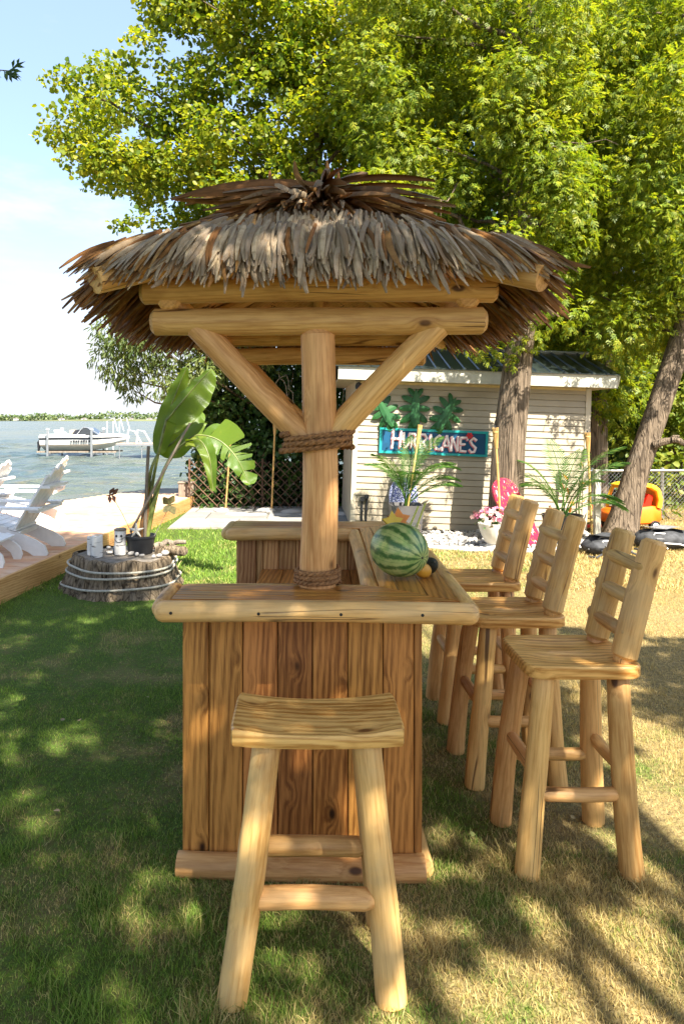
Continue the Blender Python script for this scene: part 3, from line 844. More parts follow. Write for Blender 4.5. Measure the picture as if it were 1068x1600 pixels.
# spikes standing up at the peak
for (du, dv, h, lean) in ((-.165, -.15, .26, -.25), (-.15, -.1, .18, .1), (.03, -.22, .25, .03), (.05, -.2, .2, .2), (.02, -.15, .17, -.2), (.12, -.2, .15, .5), (-.06, -.2, .17, -.5), (.2, -.16, .14, .7), (-.24, -.1, .14, -.8), (.09, -.1, .16, .3), (-.02, .1, .22, .1), (.15, .1, .2, .4)):
    rec = (Vector((UC + du, VC + dv, RIDGE_Z + .06)), Vector((lean, random.uniform(-.2, .2), 1)).normalized(), Vector((0, -1, .1)), h, 1.6, random.randrange(8), False)
    strips.setdefault((False, rec[5]), []).append(rec)
ROOF = None
for (grey, var), recs in strips.items():
    pass
V_all, F_all, G_all = [], [], []; off = 0
for (grey, var), recs in strips.items():
    tv = np.array(VAR[var][0]); tf = np.array(VAR[var][1])
    pos = np.array([r[0] for r in recs]); yd = np.array([r[1] for r in recs]); zd = np.array([r[2] for r in recs])
    yd = unit(yd); z = zd - yd * np.sum(zd * yd, 1, keepdims=True); z = unit(z); x = np.cross(yd, z)
    s = np.array([r[3] for r in recs]).reshape(-1, 1, 1); wx = np.array([r[4] for r in recs]).reshape(-1, 1, 1)
    V = pos[:, None] + s * (tv[None, :, 0:1] * wx * x[:, None] + tv[None, :, 1:2] * yd[:, None] + tv[None, :, 2:3] * z[:, None])
    n = len(recs); k = len(tv)
    F_all.append((tf[None] + (np.arange(n) * k)[:, None, None] + off).reshape(-1, 4)); V_all.append(V.reshape(-1, 3))
    G_all.append(np.full(n * len(tf), 0 if grey else 1)); off += n * k
me = fastmesh('thatch', np.concatenate(V_all), np.concatenate(F_all), [M['thatch_grey'], M['thatch_brown']])
me.polygons.foreach_set('material_index', np.concatenate(G_all).astype(np.int32))
THATCH = bpy.data.objects.new('thatch', me); link(THATCH, BAR); tag(THATCH, kind='stuff')
for (base, yd, zd, L, wx, var, grey) in singles:
    o = bpy.data.objects.new('thatch_leaf', VARM[var][0 if grey else 1]); link(o, BAR)
    z = (zd - yd * zd.dot(yd)).normalized(); x = yd.cross(z)
    o.rotation_mode = 'QUATERNION'; o.rotation_quaternion = Matrix((x, yd, z)).transposed().to_quaternion()
    o.location = base; o.scale = (L * wx, L, L)

# ------------------------------------------------------------------ stools
def seat_mesh(w, d, t, top, corner=.10, N=20):
    """local: z along the width w, x along the depth d, y up (0 = underside)"""
    mb = MB()
    def outline(u, v, s):
        k = 1 - corner * (abs(u * v)) ** 6
        return (v * d / 2 * k * s, u * w / 2 * k * s)
    lin_ = [-1 + 2 * i / N for i in range(N + 1)]
    for u in lin_:
        for v in lin_:
            x, z = outline(u, v, .975); mb.v.append((x, t + top(u, v), z))
    n1 = N + 1
    for i in range(N):
        for j in range(N): mb.f.append((i * n1 + j, i * n1 + j + 1, (i + 1) * n1 + j + 1, (i + 1) * n1 + j))
    loop = [(0, j) for j in range(N)] + [(i, N) for i in range(N)] + [(N, j) for j in range(N, 0, -1)] + [(i, 0) for i in range(N, 0, -1)]
    prev = [i * n1 + j for i, j in loop]
    for (s, fn) in ((1.0, lambda u, v: t + top(u, v) - .006), (1.0, lambda u, v: .006 + min(0, top(u, v)) * .35), (.985, lambda u, v: min(0, top(u, v)) * .35)):
        cur = []
        for i, j in loop:
            u, v = lin_[i], lin_[j]; x, z = outline(u, v, s)
            cur.append(len(mb.v)); mb.v.append((x, fn(u, v), z))
        for a in range(len(loop)):
            b = (a + 1) % len(loop); mb.f.append((prev[a], prev[b], cur[b], cur[a]))
        prev = cur
    mb.f.append(tuple(prev))
    return mb
st = thing('stool', 'backless log stool with a curved seat in front of the bar panel', 'stool', (.048, 2.085, 0))
o = seat_mesh(.505, .27, .048, lambda u, v: -.022 * (1 - u * u) + .004 * v * v, .03).build('seat', M['seat'], st, True, 35); place(o, (0, 0, .712), (1, 0, 0), (0, 0, 1))
for sx in (-1, 1):
    for sy in (-1, 1):
        log('leg', (sx * .228 - .018, sy * .15, -.012), (sx * .146 - .002, sy * .072, .715), .0445, .041, 'log_pale', st, 'tenon' if 0 else 'chamfer', 18, .02)
for sy in (-1, 1):
    log('rung', (-.215, sy * .123, .272), (.185, sy * .123, .268), .031, .031, 'log', st, 'tenon', 14, .015)
for sx in (-1, 1):
    log('rung', (sx * .2 - .01, -.13, .355), (sx * .2 - .01, .13, .355), .025, .025, 'log', st, 'tenon', 12, .015)

def scoop(u, v):
    a = max(0, 1 - ((u + .05) / .8) ** 2 - ((abs(v) - .42) / .42) ** 2)
    return -.016 * a ** .7 - .004 * max(0, 1 - u * u) * max(0, 1 - v * v)
BCH = thing('bar_chair', 'log bar chair nearest the viewer, right of the stool', 'bar chair', (1.02, 2.635, 0), group='log chairs with ladder backs along the bar')
o = seat_mesh(.425, .375, .045, scoop, .10).build('seat', M['seat'], BCH, True, 35); place(o, (.008, 0, .715), (1, 0, 0), (0, 0, 1))
for sx, sy, tx in ((-1, -1, -.125), (1, -1, .145), (-1, 1, -.125), (1, 1, .145)):
    log('leg', ((-.205 if sx < 0 else .178), sy * .165, -.012), (tx, sy * .122, .716), .044, .039, 'log', BCH, 'chamfer', 18, .02)
for sy, z in ((-1, .29), (1, .285)): log('rung', (-.178, sy * .15, z), (.165, sy * .15, z), .025, .025, 'log', BCH, 'tenon', 12, .02)
for x, z in ((-.172, .375), (.165, .365)): log('rung', (x, -.15, z), (x, .15, z), .025, .025, 'log', BCH, 'tenon', 12, .02)
for sy in (-1, 1):
    log('back_post', (.168, sy * .12, .768), (.283, sy * .12, 1.205), .047, .045, 'log_pale', BCH, 'chamfer', 18, .02)
    log('back_post_tenon', (.164, sy * .12, .752), (.172, sy * .12, .785), .033, .033, 'log', BCH, 'flat', 14, .01)
for z in (.868, .985, 1.105):
    x = .168 + (z - .768) * .263 - .022
    log('back_rung', (x, -.15, z), (x, .17, z), .027, .027, 'log_pale', BCH, 'dome', 14, .02)
for (x, y, rz, lab) in ((.975, 3.235, .03, 'middle log bar chair of the row of three beside the bar'), (.985, 3.88, .0, 'log bar chair farthest from the viewer, nearest the shed')):
    c = copy_tree(BCH); c.location = (x, y, 0); c.rotation_euler = (0, 0, rz); c['label'] = lab

# ------------------------------------------------------------------ the shed
SH0 = Vector((2.43, 9.95, .02)); SHR = (0, .034, 0)
SHED = thing('shed', 'small beige clapboard shed with a low dark metal roof', 'shed', SH0, SHR)
MB().box(-1.70, 1.70, .015, 2.3, 0, 2.2).build('wall', M['siding'], SHED)
RH_ = .0925
prof = [(.012, .0), (-.013, .002), (-.015, .008), (-.002, RH_ - .004), (.012, RH_)]
mb = MB(); mb.prism(prof, lambda p: (-1.665, p[0], p[1]), lambda p: (1.655, p[0], p[1])); me = mb.mesh('siding_board', M['siding'])
for i in range(23):
    o = bpy.data.objects.new('siding_board', me); link(o, SHED); o.location = (0, 0, .005 + i * RH_)
MB().box(-1.72, -1.652, -.022, .05, 0, 2.13).build('corner_trim', M['trim'], SHED)
MB().box(1.645, 1.72, -.022, .05, 0, 2.13).build('corner_trim', M['trim'], SHED)
MB().box(-1.70, 1.70, .0, .012, -.12, 0).build('skirt', M['black'], SHED)
MB().box(-1.98, 1.97, -.30, -.27, 2.135, 2.315).build('fascia_board', M['fascia'], SHED)
MB().box(-1.97, 1.96, -.268, 2.4, 2.137, 2.15).build('soffit', M['siding'], SHED)
MB().box(-1.64, 1.64, -.02, .014, 2.10, 2.136).build('frieze_board', paint('cream_trim', lin('d8bf86'), .5), SHED)
def roofp(x, t, up=0.0): return (x, -.33 + 1.15 * t, 2.325 + .40 * t + up)
w_ = 4.02 / 5
for i in range(5):
    x0 = -2.03 + i * w_
    b = MB(); b.v = [roofp(x0, 0), roofp(x0 + w_ - .003, 0), roofp(x0 + w_ - .003, 1), roofp(x0, 1)]; b.v += [(x, y, z - .01) for x, y, z in b.v]
    b.f = [(0, 1, 2, 3), (4, 5, 6, 7), (0, 1, 5, 4), (1, 2, 6, 5), (2, 3, 7, 6), (3, 0, 4, 7)]
    p = b.build('roof_panel', M['roof_metal'], SHED)
    for k in range(4):
        xc = x0 + .03 + k * w_ / 4; b = MB(); r_ = [(-.022, .0005), (-.010, .02), (.010, .02), (.022, .0005)]
        b.loft([[roofp(xc + dx, t, up) for dx, up in r_] for t in (0, 1)]); b.build('rib', M['roof_metal'], p)
b = MB(); b.v = [(-2.03, .82, 2.725), (1.99, .82, 2.725), (1.99, 2.6, 2.28), (-2.03, 2.6, 2.28)]; b.v += [(x, y, z - .01) for x, y, z in b.v]
b.f = [(0, 1, 2, 3), (4, 5, 6, 7), (0, 1, 5, 4), (1, 2, 6, 5), (2, 3, 7, 6), (3, 0, 4, 7)]; b.build('rear_roof', M['roof_metal'], SHED)
MB().tube([(-2.04, .82, 2.735), (2.0, .82, 2.735)], .03, 8).build('ridge_cap', M['steel'], SHED, True)
b = MB(); b.prism([(-.33, 2.30), (.82, 2.70), (2.6, 2.26), (2.6, 2.16), (-.28, 2.16)], lambda p: (1.972, p[0], p[1]), lambda p: (1.99, p[0], p[1])); b.build('gable_trim', M['fascia'], SHED)
def shed_pt(px, py, dy=-.03):
    Y = SH0.y + dy; w = at(px, py, Y) - SH0
    th = .034
    return Vector((w.x * math.cos(th) - w.z * math.sin(th), dy, w.x * math.sin(th) + w.z * math.cos(th)))
def on_shed(px, py, dy=-.03):
    return at(px, py, SH0.y + dy)
# flood light, and the two black pipes
lt = thing('flood_light', 'small black twin floodlight under the shed eave', 'floodlight', on_shed(571, 606, -.02), SHR)
MB().lathe([(.045, 0), (.045, .02), (.02, .03)], 14).build('base', M['black'], lt, True, 40, rot=(R(90), 0, 0))
for s in (-1, 1):
    hd = MB().lathe([(.02, 0), (.05, .03), (.055, .09), (.05, .095)], 14).build('lamp_head', M['black'], lt, True, 40, loc=(s * .055, -.05, 0), rot=(R(75), 0, s * R(50)))
MB().tube([(-.13, -.02, -.01), (0, -.02, 0)], .014, 8).build('arm', M['black'], lt, True)
pp = thing('pipe_pair', 'two black conduit pipes with boxes low on the shed wall', 'pipes', on_shed(568, 815, -.03), SHR)
for dx, h in ((-.035, .30), (.03, .34)):
    MB().tube([(dx, 0, 0), (dx, 0, h * .45), (dx + .008, -.01, h * .5), (dx, 0, h * .56), (dx, 0, h)], .016, 8).build('pipe', M['black'], pp, True)
    MB().box(dx - .03, dx + .03, -.045, .02, h, h + .055).build('valve_box', M['black'], pp)
# sign
SG = thing('sign', "teal painted board sign reading HURRICANE'S on the shed wall", 'sign', on_shed(677, 691, -.045), (0, .034 + .006, 0))
M['teal'] = paint('teal_paint', lin('1f9c98'), .5, .12, 8); M['deepteal'] = paint('deep_teal_paint', lin('0d4d70'), .5, .12, 6)
M['letter'] = paint('sign_white', lin('f0dcd6'), .5, .08, 12); M['letter_pink'] = paint('sign_pink', lin('e07f86'), .5, .08)
MB().box(-.78, .78, 0, .025, -.18, .18).build('board', M['deepteal'], SG)
for (a, b_, c, d) in ((-.785, .785, .15, .185), (-.785, .785, -.185, -.15), (-.785, -.75, -.149, .149), (.75, .785, -.149, .149)):
    MB().box(a, b_, -.012, .022, c, d).build('frame_board', M['teal'], SG)
GL = {  # strokes in a unit cell, (x, y) chains
    'H': [[(.12, 1.05), (.05, -.05)], [(.85, 1.0), (.8, 0)], [(.0, .52), (1.0, .5)]],
    'U': [[(.08, 1), (.1, .35), (.3, .02), (.62, .05), (.85, .35), (.92, 1)]],
    'R': [[(.12, 1), (.1, 0)], [(.0, .96), (.6, .98), (.85, .75), (.6, .5), (.15, .48)], [(.4, .48), (.95, -.03)]],
    'I': [[(.5, 1), (.5, 0)]],
    'C': [[(.92, .85), (.6, 1), (.2, .8), (.08, .45), (.3, .06), (.65, .0), (.95, .18)]],
    'A': [[(.0, -.02), (.5, 1.02)], [(.5, 1.02), (1, -.02)], [(.2, .32), (.85, .3)]],
    'N': [[(.1, 0), (.1, 1)], [(.1, 1), (.9, 0)], [(.9, 0), (.9, 1.02)]],
    'E': [[(.15, 1), (.12, 0)], [(.1, .97), (.95, 1)], [(.12, .5), (.8, .52)], [(.1, .03), (.95, .0)]],
    "'": [[(.5, 1.05), (.35, .75)]],
    'S': [[(.92, .85), (.55, 1.0), (.15, .8), (.4, .54), (.85, .32), (.7, .04), (.3, .0), (.05, .18)]]}
def letter_mb(ch, w, h, bw, y, jag=0):
    mb = MB()
    for k, st_ in enumerate(GL[ch]):
        for i in range(len(st_) - 1):
            a = Vector((st_[i][0] * w, st_[i][1] * h)); b = Vector((st_[i + 1][0] * w, st_[i + 1][1] * h))
            d = (b - a).normalized(); n_ = Vector((-d.y, d.x)); e = .25 * bw
            wa, wb = bw * (1.1 if i == 0 else .95), bw * (.85 if i == len(st_) - 2 else .95)
            q = [a - d * e + n_ * wa / 2, b + d * e + n_ * wb / 2, b + d * e - n_ * wb / 2, a - d * e - n_ * wa / 2]
            yy = y - .0007 * (k * 6 + i)
            mb.prism(q, lambda p: (p.x, yy, p.y), lambda p: (p.x, yy - .003, p.y))
    return mb
for ch, a, b_, y0, y1 in (('H', 215, 298, 508, 375), ('U', 304, 358, 508, 392), ('R', 364, 416, 508, 394), ('R', 430, 502, 510, 396), ('I', 508, 536, 512, 398), ('C', 548, 618, 514, 402), ('A', 616, 682, 516, 404), ('N', 684, 742, 518, 408), ('E', 752, 806, 520, 410), ("'", 806, 830, 520, 398), ('S', 828, 890, 524, 412)):
    k = .001825; x0 = (a - 547) * k; w = (b_ - a) * k; z0 = (458 - y0) * k; h = (y0 - y1) * k
    for dx, dz, m_, yy in ((-.010, -.013, 'letter_pink', -.003), (0, 0, 'letter', -.011)):
        o = letter_mb(ch, w, h, .030, yy).build('letter' if m_ == 'letter' else 'letter_shadow', M[m_], SG); o.location = (x0 + dx, 0, z0 + dz)
def petal_flower(name, loc, r, mat, label, cat, n=6, parent=None, axis=(0, -1, .2)):
    mb = MB()
    for i in range(n):
        a = 2 * math.pi * i / n; d = Vector((math.cos(a), math.sin(a), 0)); p = Vector((-d.y, d.x, 0))
        b = len(mb.v); mb.v += [tuple(x) for x in (Vector((0, 0, 0)), d * r * .6 + p * r * .38 + Vector((0, 0, r * .25)), d * r + Vector((0, 0, r * .15)), d * r * .6 - p * r * .38 + Vector((0, 0, r * .25)))]
        mb.f.append((b, b + 1, b + 2, b + 3))
    mb.lathe([(.01 * r, 0), (r * .18, r * .05), (r * .15, r * .35), (.01, r * .4)], 8)
    o = mb.build(name, mat, parent); place(o, loc, axis)
    return tag(o, label, cat) if label else o
M['red'] = paint('red_plastic', lin('c8262a'), .4, .1)
petal_flower('red_flower', on_shed(733, 681, -.075), .055, M['red'], 'small red flower stuck to the top right of the shed sign', 'flower ornament')
# monstera leaves over the sign
def monstera_mesh(seed):
    rr = random.Random(seed); mb = MB()
    for s in (-1, 1):
        spec = [(.02, .18, 200, .30, .22), (.10, .30, 160, .42, .21), (.26, .44, 125, .48, .21), (.42, .58, 94, .48, .20), (.58, .72, 66, .42, .19), (.74, .86, 38, .34, .16)]
        for (ya, yb, ang, ln, wd) in spec:
            a = R(90 - ang * 1) if s > 0 else R(90 + ang)
            a = R(90 - s * ang); ln *= rr.uniform(.9, 1.1)
            d = Vector((math.cos(a), math.sin(a))); n_ = Vector((-d.y, d.x))
            c0 = Vector((0, (ya + yb) / 2)); pts = []
            for t_, w in ((0, .75), (.35, .95), (.75, .85), (.95, .45), (1.03, .05)):
                pts.append((c0 + d * ln * t_, n_ * wd * .5 * w, -.10 * t_ ** 2 - .02))
            b = len(mb.v)
            for c, w, z in pts: mb.v += [(c.x + w.x, c.y + w.y, z), (c.x, c.y, z + .012), (c.x - w.x, c.y - w.y, z)]
            for i in range(len(pts) - 1):
                for j in range(2): mb.f.append((b + 3 * i + j, b + 3 * i + j + 1, b + 3 * i + 4 + j, b + 3 * i + 3 + j))
    b = len(mb.v)
    for y, w in ((-.05, .05), (.2, .13), (.5, .13), (.8, .09), (1.05, .01)): mb.v += [(-w, y, 0.0), (0, y, .015), (w, y, 0.0)]
    for i in range(4):
        for j in range(2): mb.f.append((b + 3 * i + j, b + 3 * i + j + 1, b + 3 * i + 4 + j, b + 3 * i + 3 + j))
    return mb
M['monstera'] = leafmat('dark_green_silk_leaf', [(.016, .075, .026), (.028, .11, .036), (.04, .14, .04)], .15, .4)
for i, (px_, py_, ang, s, lab) in enumerate([(612, 664, 28, .45, 'dark green split leaf above the left end of the sign'), (648, 664, -2, .50, 'dark green split leaf above the middle of the sign'), (685, 668, -30, .48, 'dark green split leaf above the sign, rightmost of three')]):
    o = monstera_mesh(i).build('monstera_leaf', M['monstera']); tag(o, lab, 'leaf', 'split leaves above the sign')
    a = R(ang); place(o, on_shed(px_, py_, -.085), (0, -1, .15), (-math.sin(a), 0, math.cos(a))); o.scale = (s, s, s)
    o.rotation_mode = 'QUATERNION'
    y = Vector((-math.sin(a), 0, math.cos(a))).normalized(); z = Vector((0, -1, .1)); z = (z - y * z.dot(y)).normalized(); x = y.cross(z)
    o.rotation_quaternion = Matrix((x, y, z)).transposed().to_quaternion()

# ------------------------------------------------------------------ plants in pots, torches, boards by the shed
M['palm'] = leafmat('palm_leaflet', [(.03, .085, .018), (.055, .13, .022), (.10, .17, .03)], .4, .45)
M['palm_stem'] = paint('palm_stem', (.10, .14, .04), .5, .2)
def frond(parent, base, az, up, length, droop, n=36, lw=.017, ll=.28):
    base = Vector(base); h = Vector((math.cos(az), math.sin(az), 0)); pts = []
    for i in range(13):
        t = i / 12; ang = up - droop * t ** 1.6
        pts.append(base.copy() if i == 0 else pts[-1] + (h * math.cos(ang) + Vector((0, 0, math.sin(ang)))) * length / 12)
    mb = MB(); mb.tube(pts, [.009 * (1 - .8 * i / 12) + .0015 for i in range(13)], 5)
    side = Vector((-h.y, h.x, 0))
    for i in range(n):
        t = .28 + .72 * i / (n - 1); k = min(11, int(t * 12)); p = pts[k].lerp(pts[k + 1], t * 12 - k); d = (pts[k + 1] - pts[k]).normalized()
        L = ll * math.sin(math.pi * min(1, .16 + (t - .28) * 1.06)) * random.uniform(.9, 1.1) + .03
        for s in (-1, 1):
            dr = (side * s * .8 + d * .75 + Vector((0, 0, .10))).normalized(); w = d * lw * .5
            m_ = p + dr * L * .55; e = p + dr * L + Vector((0, 0, -.22 * L)); b = len(mb.v)
            mb.v += [tuple(x) for x in (p - w * .4, p + w * .4, m_ + w, e, m_ - w)]
            mb.f.append((b, b + 1, b + 2, b + 3, b + 4))
    me = bpy.data.meshes.new('frond'); me.from_pydata(mb.v, [], mb.f); me.materials.append(M['palm'])
    o = bpy.data.objects.new('frond', me); return link(o, parent)
M['planter'] = paint('grey_planter', (.10, .095, .095), .45, .12, 6)
M['soil'] = paint('potting_soil', (.035, .025, .018), .95, .3, 30, .6)
def square_pot(parent, w0, w1, h, mat):
    def ring(w, z, r=.12): 
        return [(w * x, w * y, z) for x, y in [(-.5 + r, -.5), (.5 - r, -.5), (.5, -.5 + r), (.5, .5 - r), (.5 - r, .5), (-.5 + r, .5), (-.5, .5 - r), (-.5, -.5 + r)]]
    mb = MB(); mb.loft([ring(w0, 0), ring(w1, h), ring(w1 - .03, h), ring(w1 - .05, h - .05)]); mb.build('planter_box', mat, parent)
    MB().loft([ring(w1 - .05, h - .06), ring(w1 - .055, h - .045)]).build('soil', M['soil'], parent)
pl = thing('potted_palm', 'feathery green palm in a tall grey planter before the blue board', 'potted palm', (1.42, 9.25, 0))
square_pot(pl, .34, .44, .50, M['planter'])
for i, (az, up, L, dr) in enumerate([(1.2, 1.45, 1.05, .7), (.2, 1.25, 1.0, 1.5), (-.5, 1.32, .95, 1.3), (2.6, 1.3, .85, 1.2), (.05, 1.05, .85, 1.3), (-1.6, 1.3, .8, 1.3), (3.6, 1.35, .9, .9), (.5, 1.45, 1.15, 1.0), (-.1, .8, .8, .9)]):
    frond(pl, (.02 * math.cos(i * 2), .02 * math.sin(i * 2), .46), az, up, L, dr)
pl2 = thing('potted_palm', 'wide spreading palm in a black tub at the right end of the shed', 'potted palm', (3.42, 8.95, 0))
MB().lathe([(.19, 0), (.25, .36), (.265, .40), (.25, .40), (.235, .36)], 20).build('tub', M['black'], pl2, True, 40)
MB().lathe([(.0, .34), (.235, .345), (.2, .36), (0, .365)], 16).build('soil', M['soil'], pl2)
for i, (az, up, L, dr) in enumerate([(.1, 1.15, 1.15, 1.0), (0.0, .95, .9, 1.7), (2.9, 1.35, .95, .9), (1.9, 1.5, 1.05, .5), (2.4, 1.25, .9, 1.3), (.6, 1.4, 1.0, .7), (-1.2, 1.3, .8, 1.2), (3.6, 1.2, .8, 1.3), (-.2, 1.3, 1.25, .95), (-.1, .75, .8, 1.3)]):
    frond(pl2, (.03 * math.cos(i * 2), .03 * math.sin(i * 2), .35), az, up, L, dr, 28)
mb = MB()
for i in range(34):
    a = random.uniform(0, 6.28); r = random.uniform(0, .14); petal_flower
P, D, N, S = clump_leaves([(-.17, -.16, .44, .12, .1, .09)], 60, .06, up=.8)
o = scatter('ground_foliage', LEAF_V, LEAF_F, P, D, N, S, leafmat('begonia_leaf', [(.06, .05, .02), (.20, .07, .05), (.35, .26, .10)], .3), pl2); tag(o, kind='stuff')

def torch(lab, base, top, r=.016, head=True):
    base, top = Vector(base), Vector(top); L = (top - base).length
    t = thing('tiki_torch', lab, 'torch', base, group='bamboo garden torches'); t.rotation_mode = 'QUATERNION'
    t.rotation_quaternion = Vector((0, 0, 1)).rotation_difference(top - base)
    hl = .26 if head else 0
    prof = []; z = 0
    while z < L - hl: prof += [(r, z), (r, min(L - hl, z + .2)), (r * 1.18, min(L - hl, z + .208)), (r, min(L - hl, z + .216))]; z += .22
    MB().lathe(prof, 10).build('pole', M['bamboo'], t, True, 40)
    if head:
        for i in range(12):
            a = 2 * math.pi * i / 12
            MB().tube([(r * math.cos(a), r * math.sin(a), L - hl - .01), (r * 2 * math.cos(a), r * 2 * math.sin(a), L - .08), (r * 2.3 * math.cos(a), r * 2.3 * math.sin(a), L)], .0055, 5).build('slat', M['bamboo'], t, True)
        MB().lathe([(r * 1.8, L - .11), (r * 2, L - .015), (.012, L - .01), (.011, L + .03)], 12).build('fuel_can', M['black'], t, True, 40)
        MB().lathe([(r * 2.4, L - .07), (r * 2.6, L - .06), (r * 2.4, L - .05)], 14).build('binding', M['bamboo'], t, True, 40)
    return t
torch('bamboo torch rising behind the palm in front of the sign', (1.36, 9.15, 0), at(656, 664, 9.35), .012)
torch('bamboo torch planted against the trunk behind the white flower pot', (2.60, 8.85, 0), at(773, 668, 8.85))
torch('bamboo torch leaning at the right corner of the shed', (3.98, 9.35, 0), at(917, 676, 9.5))
torch('bamboo torch in front of the lattice, half hidden by the banana leaf', on_ground(352, 800), Vector((-1.24, 12.15, 1.46)))
torch('bamboo torch in front of the lattice, close to the bar post', on_ground(424, 802), Vector((-.45, 12.0, 1.65)))
gp = MB().box(-.035, .035, -.035, .035, 0, .98).build('post', paint('pale_post', (.62, .58, .47), .7, .2), None, loc=(3.92, 9.05, 0)); tag(gp, 'pale square timber post beside the palm tub', 'post')
# blue board behind the first planter
def board_shape(name, w, h, t, mat, label, cat, loc, rot):
    poly = []
    for i in range(13): a = math.pi * i / 12; poly.append((w / 2 * math.cos(a), h - w * .62 + w * .62 * math.sin(a)))
    poly += [(-w / 2 * .92, 0.04), (-w / 2 * .75, 0), (w / 2 * .75, 0), (w / 2 * .92, .04)]
    mb = MB(); ins = inset(poly, .012)
    mb.loft([[(x, 0, z) for x, z in ins], [(x, .012, z) for x, z in poly], [(x, t - .012, z) for x, z in poly], [(x, t, z) for x, z in ins]])
    o = mb.build(name, mat, None, False); o.location = loc; o.rotation_euler = rot
    return tag(o, label, cat)
def blotch(name, base, cols, scale, lo=.5, hi=.53):
    t = NT(name); v = t.obj_coords(False); col = base
    for i, c in enumerate(cols):
        vo = t.n('ShaderNodeTexVoronoi', _feature='SMOOTH_F1'); vo.inputs['Scale'].default_value = scale * (1 + .37 * i)
        vo.inputs['Smoothness'].default_value = .2
        t.l(t.vadd(v, t.n('ShaderNodeTexNoise', Scale=scale * .9).outputs['Color']), vo.inputs['Vector'])
        f = t.rng(vo.outputs['Distance'], lo, hi, 1, 0)
        col = t.mixc(f, col, c)
    return t.done(t.bsdf(col, .35, None, .5))
board_shape('bodyboard', .42, .80, .05, blotch('blue_floral_print', lin('1d2a66'), [(.72, .76, .85)], 14, .36, .40), 'navy blue bodyboard with white flower print leaning on the shed', 'bodyboard', (1.47, 9.72, .02), (R(-7), 0, 0))
board_shape('bodyboard', .34, .95, .05, blotch('red_splash_print', lin('a81c3a'), [(.70, .50, .54), lin('d07a35'), lin('6e1f5a')], 5.5, .20, .30), 'pink and red bodyboard leaning against the tree trunk', 'bodyboard', (2.97, 8.78, .02), (R(-12), R(-24), 0))
# white flower pot
fpot = thing('flower_pot', 'fluted white urn full of pink and white flowers by the shed', 'flower pot', (2.44, 8.62, .01))
M['urn'] = paint('white_urn', (.72, .68, .60), .5, .1, 6)
flu = lambda a, z: 1 + .035 * abs(math.cos(9 * a)) * (1 if .08 < z < .31 else 0)
MB().lathe([(.13, 0), (.135, .03), (.10, .055), (.09, .075), (.12, .10), (.165, .2), (.195, .3), (.205, .33), (.19, .335), (.175, .30), (.0, .29)], 48, wob=flu).build('urn', M['urn'], fpot, True, 35)
P, D, N, S = clump_leaves([(0, 0, .37, .20, .18, .09), (-.1, -.05, .36, .14, .12, .08), (.12, -.03, .38, .14, .12, .09), (-.02, -.16, .30, .16, .06, .06)], 60, .06, up=.7)
o = scatter('foliage', LEAF_V, LEAF_F, P, D, N, S, leafmat('bedding_leaf', [(.03, .07, .02), (.06, .11, .03), (.09, .05, .04)], .3), fpot); tag(o, kind='stuff')
PET_V = [(0, 0, 0)]; PET_F = []
for i in range(5):
    a = 2 * math.pi * i / 5; b = len(PET_V)
    PET_V += [(math.sin(a - .5) * .35, math.cos(a - .5) * .35, .08), (math.sin(a) * .5, math.cos(a) * .5, .10), (math.sin(a + .5) * .35, math.cos(a + .5) * .35, .08)]
    PET_F.append((0, b, b + 1, b + 2))
n = 95; d = randdir(n); d[:, 2] = np.abs(d[:, 2]) * .9 + .1
P = np.array([0, 0, .38]) + d * np.array([.25, .2, .12]) * (1 + .12 * RNG.normal(size=(n, 1)))
o = scatter('blossoms', PET_V, PET_F, P, RNG.normal(size=(n, 3)), d + np.array([0, -.6, .2]), .052 + .025 * RNG.random(n), leafmat('petunia_petal', [lin('e5d2d4'), lin('c97f9f'), lin('8b2f4f'), lin('d9b9ae'), lin('6b2037'), lin('a8608a')], .2), fpot); tag(o, kind='stuff')

# plant with orange leaves behind the leaning trunk
cr_ = thing('orange_plant', 'orange flowering plant beside the foot of the leaning trunk', 'plant', (4.05, 9.9, 0))
P, D, N, S = clump_leaves([(0, 0, .25, .28, .2, .2), (-.1, 0, .55, .14, .12, .25), (.05, 0, .8, .1, .1, .15)], 26, .16, up=.2)
o = scatter('foliage', NARROW_V, LEAF_F, P, D + np.array([0, 0, .5]), N, S, leafmat('croton_leaf', [(.45, .10, .02), (.60, .24, .03), (.12, .14, .03), (.5, .05, .03)], .35), cr_); tag(o, kind='stuff')
MB().tube([(0, 0, 0), (-.03, 0, .4), (.03, 0, .85)], .012, 6).build('stem', M['palm_stem'], cr_, True)

